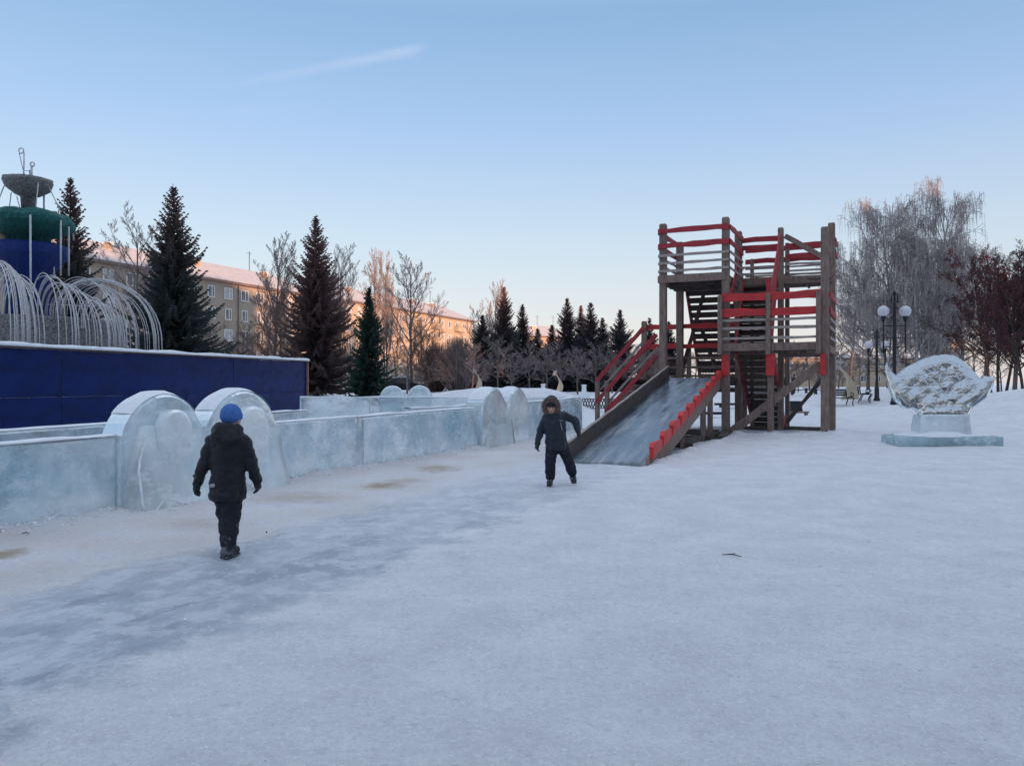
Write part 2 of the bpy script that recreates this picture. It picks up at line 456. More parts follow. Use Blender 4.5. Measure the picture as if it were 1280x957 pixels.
def stain(px, py, rx, ry, amt):
    global col
    Yy = 1576.0 / (py - 478); Xx = at(px, Yy)
    a = mth(nt, 'DIVIDE', mth(nt, 'SUBTRACT', X, Xx), rx); bb = mth(nt, 'DIVIDE', mth(nt, 'SUBTRACT', Yc, Yy), ry)
    dd = mth(nt, 'SQRT', mth(nt, 'ADD', mth(nt, 'MULTIPLY', a, a), mth(nt, 'MULTIPLY', bb, bb)))
    dd = mth(nt, 'ADD', dd, mth(nt, 'MULTIPLY', mth(nt, 'SUBTRACT', noise(nt, v, 4.5, 6, .7), .5), 1.9))
    k = N(nt, 'ShaderNodeMapRange', interpolation_type='SMOOTHSTEP'); k.inputs['From Min'].default_value = 1.05; k.inputs['From Max'].default_value = .1
    k.inputs['To Max'].default_value = amt
    nt.links.new(dd, k.inputs['Value'])
    col = mixc(nt, k.outputs[0], col, (.34, .245, .13))
stain(478, 606, .42, .5, .75); stain(548, 585, .55, .8, .6); stain(375, 622, .9, .8, .3); stain(4, 692, .3, .4, .8); stain(505, 600, .5, .5, .35)
stain(250, 655, .6, .5, .25)
nt.links.new(col, b.inputs['Base Color'])
rg = N(nt, 'ShaderNodeMapRange'); rg.inputs['To Min'].default_value = .75; rg.inputs['To Max'].default_value = .42
nt.links.new(track, rg.inputs['Value']); nt.links.new(rg.outputs[0], b.inputs['Roughness'])
scuff_h = noise(nt, v, 8, 9, .78)
vf = N(nt, 'ShaderNodeTexVoronoi'); vf.inputs['Scale'].default_value = 2.6; vf.feature = 'SMOOTH_F1'
nt.links.new(v, vf.inputs['Vector'])
hn = mth(nt, 'ADD', mth(nt, 'MULTIPLY', noise(nt, v, 5.5, 5, .6), .55), mth(nt, 'ADD', mth(nt, 'MULTIPLY', fine, .34), mth(nt, 'MULTIPLY', grain, .12)))
hn = mth(nt, 'ADD', hn, mth(nt, 'MULTIPLY', vf.outputs['Distance'], .3))
hn = mth(nt, 'ADD', hn, mth(nt, 'MULTIPLY', scuff_h, .35))
keep = mth(nt, 'SUBTRACT', 1.0, mth(nt, 'MULTIPLY', track, .75))
bump(nt, b, mth(nt, 'MULTIPLY', hn, keep), 1.0, .09)
b.inputs['Specular IOR Level'].default_value = .35
M['ground'] = m

# ------------------------------------------------------------------ terrain
MOUNDS = [  # x, y, rx, ry, h
    (-3.5, 35, 3.0, 2.2, .95), (-.5, 36, 2.6, 2.2, 1.0), (2.2, 35.5, 2.0, 2, .9), (5.0, 40, 2.5, 3, .6),
    (-8.5, 40, 3.0, 3, .7), (20.5, 29, 5.0, 3.6, 1.25), (27, 32, 6, 5, 1.1), (17.0, 33, 4.5, 3, .55),
    (24, 46, 8, 5, .7), (22, 39, 5, 2.2, .5), (36, 50, 10, 8, .9), (14, 46, 4, 4, .35), (31.5, 62, 8, 5, .8),
    (-13, 52, 6, 4, .5), (-20, 60, 8, 4, .6), (3, 70, 18, 5, .3), (9.6, 26.2, 1.3, .8, .16), (6.9, 26.6, 1.2, .9, .12), (12.2, 22.6, 1.2, 1.0, .12),
    (10.9, 22.0, 3.2, 1.6, .2)]
WD = Vector((.3995, .9167)); W0 = Vector((-5.53, 8.5))      # the long front ice wall
RIDGE = [(2.75, 15.2, 6.75, 23.6), (6.75, 23.6, 9.4, 22.4), (.9, 15.7, .1, 14.6)]
def gz(x, y):
    z = .62 * sstep(40, 78, y)
    for (mx, my, rx, ry, h) in MOUNDS:
        e = ((x - mx) / rx) ** 2 + ((y - my) / ry) ** 2
        if e < 9: z += h * math.exp(-e * 1.1)
    near = 1 - sstep(40, 110, abs(y))
    z += near * .035 * (mnoise.noise(Vector((x * .45, y * .45, 0))) + .5 * mnoise.noise(Vector((x * 1.3, y * 1.3, 3))))
    z += near * .012 * mnoise.noise(Vector((x * 3.3, y * 3.3, 7)))
    # berm of swept snow against the front wall
    r = Vector((x, y)) - W0
    s = r.dot(WD); dd = r.x * WD.y - r.y * WD.x
    if -8 < s < 20 and -.3 < dd < .7:
        z += .07 * math.exp(-((dd - .02) / .16) ** 2) * (1 + .9 * mnoise.noise(Vector((x * 3, y * 3, 0))))
    # sloping smooth lip at the foot of the slide
    if 14 < y < 27 and 1.5 < x < 12:
        for (ax_, ay_, bx_, by_) in RIDGE:
            ex, ey = bx_ - ax_, by_ - ay_; t_ = max(0, min(1, ((x - ax_) * ex + (y - ay_) * ey) / (ex * ex + ey * ey)))
            dd = math.hypot(x - ax_ - t_ * ex, y - ay_ - t_ * ey)
            if dd < .6: z += .085 * math.exp(-(dd / .2) ** 2) * (1 + mnoise.noise(Vector((x * 2.4, y * 2.4, 11))))
    if y > 50: z += .25 * (mnoise.noise(Vector((x * .12, y * .12, 1)))) * sstep(50, 80, y) * (1 - sstep(150, 260, y))
    return z
def axis(lo, hi, f0, f1, step, grow=1.13):
    a = list(np.arange(f0, f1 + 1e-6, step))
    x = f1; s = step
    while x < hi: s *= grow; x += s; a.append(min(x, hi))
    x = f0; s = step; L = []
    while x > lo: s *= grow; x -= s; L.append(max(x, lo))
    return L[::-1] + a
xs = axis(-1500, 1500, -9, 15, .11, 1.06); ys = axis(-400, 2200, 2.0, 22, .11, 1.035)
vs = [(x, y, gz(x, y)) for y in ys for x in xs]
nx = len(xs)
fs = [(j * nx + i, j * nx + i + 1, (j + 1) * nx + i + 1, (j + 1) * nx + i) for j in range(len(ys) - 1) for i in range(nx - 1)]
g = MB(); g.v = vs; g.f = fs; g.m = [0] * len(fs); g.s = [True] * len(fs)
tag(g.build('ground', M['ground']), kind='structure')

# ------------------------------------------------------------------ slide tower
U = Vector((.906, -.423, 0)); V = Vector((.423, .906, 0)); B0 = Vector((6.54, 24.1, 0))
def L(a, bq, z=0.0):
    p_ = B0 + U * a + V * bq
    return Vector((p_.x, p_.y, z))
tower = empty('slide_tower', (0, 0, 0), 'tall weathered wooden tower with red rails, stairs and an ice slide', 'slide tower')
rng = random.Random(4)
TH = math.atan2(U.y, U.x)
def post(a, bq, z0, z1, w=.2, m='wood', lean=(0, 0), name='post'):
    k = MB()
    p0 = L(a, bq, z0); p1 = L(a + lean[0], bq + lean[1], z1)
    n = 5
    for i in range(1): pass
    vs = []; 
    for i in range(n + 1):
        t = i / n; c = p0.lerp(p1, t); ww = w / 2 * (1 + rng.uniform(-.05, .05))
        if i == n: ww *= .82
        for s1, s2 in ((-1, -1), (1, -1), (1, 1), (-1, 1)):
            vs.append(c + U * s1 * ww + V * s2 * ww)
    # chamfer just below top
    vs2 = vs[:n * 4] + [Vector(x_) - Vector((0, 0, .05)) + (Vector(x_) - Vector(p1)) * .2 for x_ in vs[n * 4:]] + vs[n * 4:]
    fs = [(3, 2, 1, 0), tuple((n + 1) * 4 + q_ for q_ in range(4))]
    for i in range(n + 1):
        for q_ in range(4):
            fs.append((i * 4 + q_, i * 4 + (q_ + 1) % 4, i * 4 + 4 + (q_ + 1) % 4, i * 4 + 4 + q_))
    k.add(vs2, fs)
    return bevel(k.build(name, M[m], tower), .012)
def rail(p0, p1, h, m, w=.04, name='rail', jit=.012):
    k = MB()
    n = max(3, int((Vector(p1) - Vector(p0)).length / .35))
    k.beam(p0, p1, w, h, seg=n, jit=jit, rng=rng)
    return bevel(k.build(name, M[m], tower), .006)
ZL, ZT, ZS = 2.7, 4.98, 1.74
# main posts
post(-1.94, 0, 0, 6.62, .22); post(0, 0, 0, 6.66, .22); post(0.02, 2.25, 0, 6.62, .22); post(-1.94, 2.3, 0, 6.42, .22)
post(2.82, 0, 0, 6.13, .22); post(2.86, 2.75, 0, 6.75, .22); post(1.33, 2.5, 0, 6.68, .18)
post(1.31, 0.02, 0, 3.0, .17); post(1.42, 3.6, 0, 6.35, .14); post(.25, 3.7, 0, 5.9, .12); post(2.86, 3.75, 0, 6.4, .15)
post(-1.94, 3.7, 0, 2.9, .15); post(.0, 3.7, 0, 2.9, .15)
# decks (planks) as single meshes with gaps
def deck(a0, a1, b0, b1, z, m='wood_dark', pw=.145, along='a'):
    k = MB()
    n = max(1, int((b1 - b0) / (pw + .012)))
    for i in range(n):
        bb = b0 + (i + .5) * (b1 - b0) / n
        k.beam(L(a0, bb, z - .022), L(a1, bb, z - .022), pw, .044)
    nj = max(2, int((a1 - a0) / .6))
    for i in range(nj + 1):
        aa = a0 + .08 + (a1 - a0 - .16) * i / nj
        k.beam(L(aa, b0 + .02, z - .044 - .075), L(aa, b1 - .02, z - .044 - .075), .06, .15)
    return k.build('deck', M[m], tower)
deck(-1.95, .0, .03, 2.3, ZT); deck(0.05, 2.85, 2.5, 3.75, ZT - .004)
deck(0.0, 2.82, .04, .95, ZL); deck(1.36, 2.82, .96, 2.6, ZL - .006)
deck(-1.94, .0, .05, 2.3, ZS); deck(-3.3, -1.96, .95, 2.35, ZS - .004)
# fascia beams
for p0, p1, h in [(L(-2.05, -.13, ZT - .12), L(-.0, -.13, ZT - .12), .24), (L(-.02, -.1, ZT - .12), L(-.02, 2.3, ZT - .12), .22),
                  (L(-2.06, -.1, ZT - .12), L(-2.06, 2.4, ZT - .12), .22), (L(-2.0, 2.42, ZT - .14), L(0, 2.42, ZT - .14), .22),
                  (L(.1, 2.42, ZT - .02), L(2.86, 2.6, ZT - .02), .24), (L(.1, 3.82, ZT - .02), L(2.86, 3.82, ZT - .02), .22),
                  (L(-.15, -.14, ZL - .02), L(2.75, -.14, ZL - .02), .23), (L(1.4, 2.66, ZL - .15), L(2.8, 2.8, ZL - .15), .22),
                  (L(2.95, -.1, ZL - .1), L(2.95, 2.8, ZL - .1), .2), (L(-2.0, -.1, ZS - .14), L(0, -.1, ZS - .14), .22),
                  (L(.0, 1.0, ZL - .12), L(1.3, 1.0, ZL - .12), .2)]:
    rail(p0, p1, h, 'wood', .07, 'fascia_beam', .006)
# cross beam joists visible from below the top deck
for bb in (.5, 1.1, 1.7):
    rail(L(-2, bb, ZT - .24), L(0, bb, ZT - .24), .12, 'wood_dark', .08, 'joist')
# top box rails
def box_rails(a0, b0, a1, b1, zs_red, zs_grey, zb, offs=(0, 0), over=.1, rm='red_dark', rh=.165):
    d_ = (L(a1, b1) - L(a0, b0)).normalized() * over
    for z in zs_red: rail(L(a0 + offs[0], b0 + offs[1], zb + z) - d_, L(a1 + offs[0], b1 + offs[1], zb + z) + d_, rh, rm, jit=.02)
    for z in zs_grey: rail(L(a0 + offs[0], b0 + offs[1], zb + z) - d_, L(a1 + offs[0], b1 + offs[1], zb + z) + d_, .075, 'wood_pale', .03, 'batten')
zr = (1.38, .92); zg = (.62, .37, .13)
box_rails(-1.94, 0, 0, 0, zr, zg, ZT, (0, -.15), .12)
box_rails(0, 0, .02, 2.25, zr, zg, ZT, (.14, 0), .05)
box_rails(-1.94, 0, -1.94, 2.3, zr, zg, ZT, (-.14, 0), .05)
box_rails(.1, 2.38, 1.3, 2.45, (1.35, 1.1), (.45, .22), ZT, (0, .0), .02)
box_rails(.1, 3.85, 2.86, 3.88, (1.25, .85), (.6, .33), ZT, (0, .0), .1)
box_rails(1.5, 2.55, 2.8, 2.66, (1.1, .75), (.5, .28), ZT, (0, .0), .02)
box_rails(2.98, 2.7, 2.98, 3.8, (1.2, .8), (.5, .28), ZT, (0, .0), .02)
# front landing rails (bright) with their own short posts
box_rails(-.12, 0, 2.68, 0, (1.5, 1.03), (), ZL - .02, (0, -.2), .05, 'red', .23)
for z in (.79, .54, .24): rail(L(-.2, -.2, ZL + z), L(2.72, -.2, ZL + z), .08, 'wood_pale', .03, 'batten')
for aa in (-.13, 1.27, 2.66):
    k = MB(); k.beam(L(aa, -.27, 2.45), L(aa, -.27, 4.25), .13, .1, up=tuple(V)); bevel(k.build('baluster', M['wood'], tower), .008)
for aa, w in ((.0, .22), (1.32, .26), (2.78, .16)):
    k = MB(); k.beam(L(aa, -.135, 1.82), L(aa, -.135, 2.46), w, .07, up=tuple(V)); bevel(k.build('red_pad', M['red'], tower), .015)
box_rails(2.82, .0, 2.84, 2.75, (1.5, 1.03), (.79, .54, .24), ZL - .02, (.15, 0), .05, 'red_dark')
# stairs
def stairs(pa0, pa1, pb0, pb1, n, m='wood_dark', sm='red_dark', th=.04):
    """pa0->pa1 lower tread edge pair; pb0->pb1 upper tread edge pair"""
    st = MB()
    for i in range(1, n):
        t = i / n
        l = Vector(pa0).lerp(Vector(pb0), t); r_ = Vector(pa1).lerp(Vector(pb1), t)
        st.beam(l, r_, .27, th)
        dn_ = (Vector(pa0) - Vector(pb0)); dn_.z = 0; dn_.normalize()
        st.beam(l - dn_ * .12 - Vector((0, 0, .1)), r_ - dn_ * .12 - Vector((0, 0, .1)), .025, .15)
    o = st.build('stair_treads', M[m], tower)
    for s0, s1 in ((pa0, pb0), (pa1, pb1)):
        k = MB(); k.beam(Vector(s0) - Vector((0, 0, .05)), Vector(s1) - Vector((0, 0, .05)), .06, .26)
        bevel(k.build('stringer', M[sm], tower), .006)
    return o
stairs(L(.16, .95, ZL), L(1.2, .95, ZL), L(.16, 2.45, ZT), L(1.2, 2.45, ZT), 11)
stairs(L(.18, 4.6, 0.05), L(1.25, 4.6, 0.05), L(.18, 1.0, ZL), L(1.25, 1.0, ZL), 13)
stairs(L(-1.75, 5.2, 1.2), L(-.2, 5.2, 1.2), L(-1.75, 2.4, ZT), L(-.2, 2.4, ZT), 16)
stairs(L(-4.95, 2.3, 0), L(-4.15, .95, 0), L(-3.25, 2.3, ZS), L(-2.4, .95, ZS), 8, 'wood', 'wood')
# support braces behind
for p0, p1 in [(L(-1.9, 2.6, ZS + .4), L(-1.2, 2.6, 4.6)), (L(-.9, 4.0, 1.7), L(-1.5, 3.6, 3.6)), (L(-.2, 3.8, 1.7), L(-.9, 3.8, 3.7)),
               (L(.5, 2.6, 3.0), L(1.3, 2.6, 4.7))]:
    rail(p0, p1, .12, 'wood_dark', .07, 'brace')
# stair handrails between landing and top walkway, steep
rail(L(1.33, 2.35, ZT + 1.45), L(1.31, -.05, ZL + 1.45), .17, 'red_dark', .05, 'handrail')
rail(L(1.33, 2.3, ZT + .95), L(1.31, .05, ZL + .9), .15, 'red_dark', .05, 'handrail')
rail(L(.1, 2.1, ZT + .8), L(.06, -.05, ZL + 1.2), .17, 'red_dark', .05, 'handrail')
post(1.24, .05, 2.6, 4.75, .13, 'red_dark', (0.0, .0), 'baluster')
# brace on the back rails and the big front diagonal
rail(L(1.45, 2.5, ZT + 1.42), L(2.8, 2.62, ZT + .55), .17, 'wood', .05, 'brace')
rail(L(.12, .08, .08), L(2.72, .08, 2.15), .24, 'wood', .07, 'brace')
rail(L(1.5, 2.6, .3), L(2.7, 2.75, 1.9), .12, 'wood_dark', .07, 'brace')
# left stair rails
for (a0, a1, bb, zz) in ((-3.2, -4.92, 2.33, (1.78, 1.05)), (-2.38, -4.1, .93, (1.45, .75))):
    post(a0, bb, 0, ZS + 2.02 if bb > 2 else ZS + 1.0, .17); post(a1, bb, 0, 1.68, .15)
    for z in zz: rail(L(a0, bb - .1, ZS + z), L(a1, bb - .1, z - .12), .15, 'red_dark')
    rail(L(a0, bb + .1, ZS + zz[0] - .4), L(a1, bb + .1, zz[0] - .5), .07, 'wood_pale', .03, 'batten')
# back rails of the low deck
box_rails(-3.2, 2.38, .0, 2.42, (1.8, 1.12), (), ZS, (0, 0), .05, 'red')
for z in (.72, .4, .1): rail(L(-3.2, 2.4, ZS + z), L(0, 2.43, ZS + z), .085, 'wood', .03, 'batten')
# ground sleepers under the tower
for p0, p1 in [(L(-.2, -.1, .09), L(-2.2, -.1, .09)), (L(-.3, -4.4, .09), L(0.1, -.2, .1)), (L(.3, -2.6, .08), L(.1, -.3, .1)), (L(0, 2.3, .1), L(2.8, 2.75, .1))]:
    rail(p0, p1, .16, 'wood_dark', .16, 'sleeper')
# snow ridges on the top deck edge
# --- the slide run itself
SB = Vector((1.86, 15.45, .04)); STp = Vector((5.66, 24.5, ZS + .02))
ax = Vector((STp.x - SB.x, STp.y - SB.y, 0)).normalized(); pr = Vector((ax.y, -ax.x, 0))
HW = .77
chute = MB()
n = 60; nw = 10
vs = []
def srf(t):
    z = SB.z + (STp.z - SB.z) * (t * .97 + .03 * t * t)
    return Vector((SB.x, SB.y, 0)).lerp(Vector((STp.x, STp.y, 0)), t) + Vector((0, 0, z))
for i in range(n + 1):
    c = srf(i / n)
    for j in range(nw + 1):
        w_ = -HW + 2 * HW * j / nw
        q_ = c + pr * w_
        q_.z += .012 * mnoise.noise(Vector((q_.x * 2.5, q_.y * 2.5, 0))) + .03 * (abs(w_) / HW) ** 6
        vs.append(q_)
fs = [(i * (nw + 1) + j, i * (nw + 1) + j + 1, (i + 1) * (nw + 1) + j + 1, (i + 1) * (nw + 1) + j) for i in range(n) for j in range(nw)]
nv = len(vs)
vs += [q_ - Vector((0, 0, .09)) for q_ in vs]
def e(i, j): return i * (nw + 1) + j
for i in range(n):
    fs.append((e(i, 0), e(i + 1, 0), nv + e(i + 1, 0), nv + e(i, 0)))
    fs.append((e(i + 1, nw), e(i, nw), nv + e(i, nw), nv + e(i + 1, nw)))
for j in range(nw):
    fs.append((e(0, j + 1), e(0, j), nv + e(0, j), nv + e(0, j + 1)))
    fs.append((e(n, j), e(n, j + 1), nv + e(n, j + 1), nv + e(n, j)))
# store in slide-local space so streaks follow the run
rot = Matrix.Rotation(-math.atan2(ax.x, ax.y), 4, 'Z')
inv = rot.inverted()
chute.add([inv @ Vector(q_) for q_ in vs], fs, 0, True)
co = chute.build('ice_chute', M['slide_ice'], tower); co.rotation_euler = (0, 0, -math.atan2(ax.x, ax.y))
under = MB()
for w_ in (-.5, 0, .5):
    under.beam(srf(.03) + pr * w_ - Vector((0, 0, .14)), srf(.995) + pr * w_ - Vector((0, 0, .19)), .08, .1)
under.build('chute_joist', M['wood_dark'], tower)
# left side board (inner face visible) and right one with its red boards
def sideboard(w_, h0, h1, m, name='side_board', th=.05, t0=.0, t1=1.0):
    k = MB()
    vs = []; nn = 30
    for i in range(nn + 1):
        t = t0 + (t1 - t0) * i / nn
        c = srf(t) + pr * w_
        j_ = .008 * math.sin(i * 1.7)
        for s1, z in ((-th / 2, h0), (th / 2, h0), (th / 2, h1 + j_), (-th / 2, h1 + j_)):
            vs.append(Vector((c.x, c.y, max(c.z + z, .0))) + pr * s1)
    fs = [(0, 1, 2, 3), tuple(nn * 4 + q_ for q_ in (3, 2, 1, 0))]
    for i in range(nn):
        for q_ in range(4): fs.append((i * 4 + q_, i * 4 + 4 + q_, i * 4 + 4 + (q_ + 1) % 4, i * 4 + (q_ + 1) % 4))
    k.add(vs, fs)
    return k.build(name, M[m], tower)
sideboard(-HW - .03, -.16, .36, 'wood_dark')
sideboard(HW + .03, -.3, .1, 'wood', t0=.0)
sideboard(-HW - .03, .362, .385, 'wood_pale', 'board_edge', .06)
# red overlapping boards, nine of them, stepping up the right side
nt_ = 10
for i in range(nt_):
    t0 = .012 + i * (.985 / nt_); t1 = t0 + .985 / nt_ * .94
    c0 = srf(t0) + pr * (HW + .085); c1 = srf(t1) + pr * (HW + .085)
    k = MB(); vs = []
    for s1 in (-.025, .025):
        o_ = pr * s1
        vs += [c0 + o_ + Vector((0, 0, .06)), c1 + o_ + Vector((0, 0, .05)), c1 + o_ * 1.0 + Vector((0, 0, .24)), c0.lerp(c1, .12) + o_ * 2.2 + Vector((0, 0, .36)), c0 + o_ * 2.2 + Vector((0, 0, .3))]
    fs = [(4, 3, 2, 1, 0), (5, 6, 7, 8, 9)] + [(q_, (q_ + 1) % 5, 5 + (q_ + 1) % 5, 5 + q_) for q_ in range(5)]
    k.add(vs, fs)
    bevel(k.build('red_side_board', M['red_bright'], tower), .012)
for t, w_ in ((.42, .7), (.42, -.7), (.7, .75), (.7, -.7), (.86, .7)):
    c = srf(t) + pr * w_
    k = MB(); k.beam((c.x, c.y, 0), (c.x, c.y, c.z - .12), .13, .13, up=(1, 0, 0)); k.build('chute_post', M['wood'], tower)
for t in (.42, .7):
    c = srf(t); k = MB(); k.beam(Vector((c.x, c.y, .1)) - pr * .9, Vector((c.x, c.y, .1)) + pr * .95, .1, .12); k.build('sleeper', M['wood_dark'], tower)

# ------------------------------------------------------------------ ice walls
def wall_xy(s, off=0.0):
    q_ = W0 + WD * s
    return Vector((q_.x - off * WD.y, q_.y + off * WD.x))
def ice_wall(p0, p1, h0, h1, th, label, cat='ice wall', step=.25, m='ice', cap=True, group='low walls of clear ice blocks', jag=.012, blocks=2.2, seedz=0):
    p0 = Vector(p0); p1 = Vector(p1); Ln = (p1 - p0).length; d_ = (p1 - p0) / Ln; nrm = Vector((-d_.y, d_.x))
    root = empty('ice_wall', (p0.x, p0.y, 0), label, cat, group)
    nb = max(1, round(Ln / blocks)); rr = random.Random(int(Ln * 1000) + seedz)
    k = MB()
    for bi in range(nb):
        s0 = Ln * bi / nb + .006; s1 = Ln * (bi + 1) / nb - .006
        o0 = rr.uniform(-.02, .02); dz = rr.uniform(-.018, .018)
        ns = max(2, int((s1 - s0) / step)); nz = 5
        # a slab with slightly melted, wavy faces
        vs = []; fs = []
        def ring(s, fr):
            out = []
            hh = h0 + (h1 - h0) * s / Ln + dz
            prof = [(-th / 2, -.05)] + [(-th / 2, hh * q_ / nz) for q_ in range(1, nz)] + [(-th / 2, hh - .03), (-th / 2 + .03, hh), (th / 2 - .03, hh), (th / 2, hh - .03)] + [(th / 2, hh * q_ / nz) for q_ in range(nz - 1, 0, -1)] + [(th / 2, -.05)]
            for (w, z) in prof:
                q_ = p0 + d_ * s + nrm * (w + o0)
                q2 = Vector((q_.x * 1.7, q_.y * 1.7, z * 2.2))
                dn = jag * mnoise.noise(q2) * 1.6
                out.append((q_.x - p0.x + nrm.x * dn, q_.y - p0.y + nrm.y * dn, z + (jag * mnoise.noise(q2 + Vector((5, 5, 5))) if z > .3 else 0)))
            return out
        for i in range(ns + 1): vs += ring(s0 + (s1 - s0) * i / ns, 0)
        m_ = len(vs) // (ns + 1)
        for i in range(ns):
            for q_ in range(m_): fs.append((i * m_ + q_, (i + 1) * m_ + q_, (i + 1) * m_ + (q_ + 1) % m_, i * m_ + (q_ + 1) % m_))
        fs.append(tuple(range(m_))); fs.append(tuple(ns * m_ + q_ for q_ in range(m_ - 1, -1, -1)))
        k.add(vs, fs, 0, False)
    k.build('ice_blocks', M[m], root)
    if cap:
        k = MB(); ns = int(Ln / .12); vs = []; fs = []
        for i in range(ns + 1):
            s = Ln * i / ns; hh = h0 + (h1 - h0) * s / Ln
            q_ = p0 + d_ * s
            a = th / 2 * (.94 + .1 * mnoise.noise(Vector((s * 2, 1, seedz)))); t_ = max(.004, .022 + .03 * mnoise.noise(Vector((s * 1.3, 4, seedz))))
            c = Vector((q_.x - p0.x, q_.y - p0.y))
            for w, z in ((-a, .0), (-a * .8, t_), (0, t_ * 1.3), (a * .8, t_), (a, 0)):
                vs.append((c.x + nrm.x * w, c.y + nrm.y * w, hh + z + .008))
        for i in range(ns):
            for q_ in range(4): fs.append((i * 5 + q_, (i + 1) * 5 + q_, (i + 1) * 5 + q_ + 1, i * 5 + q_ + 1))
            fs.append((i * 5 + 4, (i + 1) * 5 + 4, (i + 1) * 5, i * 5))
        k.add(vs, fs, 0, True)
        k.build('snow_cap', M['snow_cap'], root)
    return root
def sx_at(px):     # arclength along the front wall seen at column px
    k = (px - 640) / F
    Yy = (W0.x - .4357 * W0.y) / (k - .4357)
    return (Yy - W0.y) / WD.y
SA0, SA1, SA2 = sx_at(146), sx_at(251), sx_at(344)
SB0, SB1, SB2 = sx_at(596), sx_at(629), sx_at(656)
SE = sx_at(727)
TH_W = .3
def wp(s, off=TH_W / 2): q_ = wall_xy(s, off); return (q_.x, q_.y)
ice_wall(wp(-6), wp(SA0), .86, .93, TH_W, 'low ice wall at the left edge of the photo, left of the first round ice arch')
ice_wall(wp(SA2), wp(SB0), .95, .98, TH_W, 'long low ice wall running between the two pairs of round ice arches', seedz=2)
ice_wall(wp(SB2), wp(SE), 1.04, 1.09, TH_W, 'short end piece of ice wall behind the child in the fur hood', seedz=3)
ice_wall((at(727, 26.5) - .25, 26.75), (-7.0, 26.1), 1.1, 1.12, .35, 'rear ice wall crossing the maze behind the long wall, beyond the blue fence end', seedz=4)
ice_wall((-8.0, 6.6), (-4.85, 18.3), .93, .96, .3, 'inner ice wall running close in front of the blue fence', seedz=5)
ice_wall((-2.6, 19.6), (1.0, 25.8), .95, 1.0, .25, 'inner ice wall just behind the far end of the long ice wall', seedz=7)

def arch(s0, s1, top, off, th, label, group, inner=True, front=0.0, pts=None):
    """round-topped slab of ice standing in the wall with concentric carved discs"""
    if pts is None:
        p0 = wall_xy(s0, off); p1 = wall_xy(s1, off)
    else: p0, p1 = Vector(pts[0]), Vector(pts[1])
    Ln = (p1 - p0).length; d_ = (p1 - p0) / Ln; nrm = Vector((d_.y, -d_.x))   # towards the viewer's side
    c = (p0 + p1) / 2
    root = empty('ice_arch', (c.x, c.y, 0), label, 'ice arch', group)
    def disc(cx, r_out, zt, half, th, push, mname, name, r_in=0.0, m_=26, squash=1.0):
        k = MB()
        zc = zt - half
        out = [(-half, -.05), (-half, zc)] + [(-half * math.cos(math.pi * i / m_), zc + half * squash * math.sin(math.pi * i / m_)) for i in range(1, m_)] + [(half, zc), (half, -.05)]
        loops = []
        bev = .035
        for (w, sc) in ((-th / 2, 1 - bev / half), (-th / 2 + bev, 1), (th / 2 - bev, 1), (th / 2, 1 - bev / half)):
            lp = []
            for (x, z) in out:
                xx = x * sc; zz = zc + (z - zc) * sc if z > zc else z
                nn = .014 * mnoise.noise(Vector((xx * 3 + c.x, zz * 3, w * 3)))
                q_ = d_ * (xx + cx) + nrm * (w + push + nn)
                lp.append((q_.x, q_.y, zz))
            loops.append(lp)
        m2 = len(out)
        vs = [q_ for lp in loops for q_ in lp]; fs = []
        for i in range(3):
            for q_ in range(m2): fs.append((i * m2 + q_, i * m2 + (q_ + 1) % m2, (i + 1) * m2 + (q_ + 1) % m2, (i + 1) * m2 + q_))
        fs.append(tuple(range(m2 - 1, -1, -1))); fs.append(tuple(3 * m2 + q_ for q_ in range(m2)))
        k.add(vs, fs, 0, False)
        return k.build(name, M[mname], root)
    half = Ln / 2 * .985
    disc(0, half, top, half, th, 0, 'ice', 'arch_slab')
    zc = top - half
    if inner:
        disc(half * .1, half * .42, top - half * .3, half * .42, .16, th / 2 + .05, 'ice_frost', 'inner_disc')
    k = MB()   # snow lying on the round top
    vs = []; fs = []; nn = 16
    for i in range(nn + 1):
        a = math.pi * (.22 + .56 * i / nn)
        t_ = .012 + .03 * math.sin(math.pi * i / nn) * (1 + .5 * mnoise.noise(Vector((i * .7, c.x, 0))))
        for w, e_ in ((-th * .45, 0), (-th * .2, t_), (th * .2, t_), (th * .45, 0)):
            q_ = d_ * (-(half + e_) * math.cos(a)) + nrm * w
            vs.append((q_.x, q_.y, zc + (half + .006 + e_) * math.sin(a)))
    for i in range(nn):
        for q_ in range(3): fs.append((i * 4 + q_, i * 4 + q_ + 1, i * 4 + 5 + q_, i * 4 + 4 + q_))
    k.add(vs, fs, 0, True); k.build('snow_cap', M['snow_cap'], root)
    return root, d_, nrm
G_ = 'pairs of round-topped ice arches set in the ice walls'
r1, d1, n1_ = arch(SA0, SA1, 1.45, .12, .42, 'big round ice arch left of the pair, left of the child in the blue hat', G_)
r2, d2, n2_ = arch(SA1, SA2, 1.48, .12, .42, 'big round ice arch directly behind the child in the blue hat', G_)
r3, _, _ = arch(SB0, SB1, 1.46, .12, .5, 'left ice arch of the far pair in the long wall', G_, inner=False)
r4, _, _ = arch(SB1, SB2, 1.46, .12, .5, 'right ice arch of the far pair, left of the fur hooded child', G_, inner=False)
arch(0, 1, 1.46, 0, .3, 'small snowy ice arch on the rear wall, the one nearer the blue fence', G_, False, pts=((at(474, 26.6), 26.6), (at(507, 26.6), 26.6)))
arch(0, 1, 1.47, 0, .3, 'small snowy ice arch on the rear wall, right of its twin', G_, False, pts=((at(508, 26.7), 26.7), (at(541, 26.7), 26.7)))
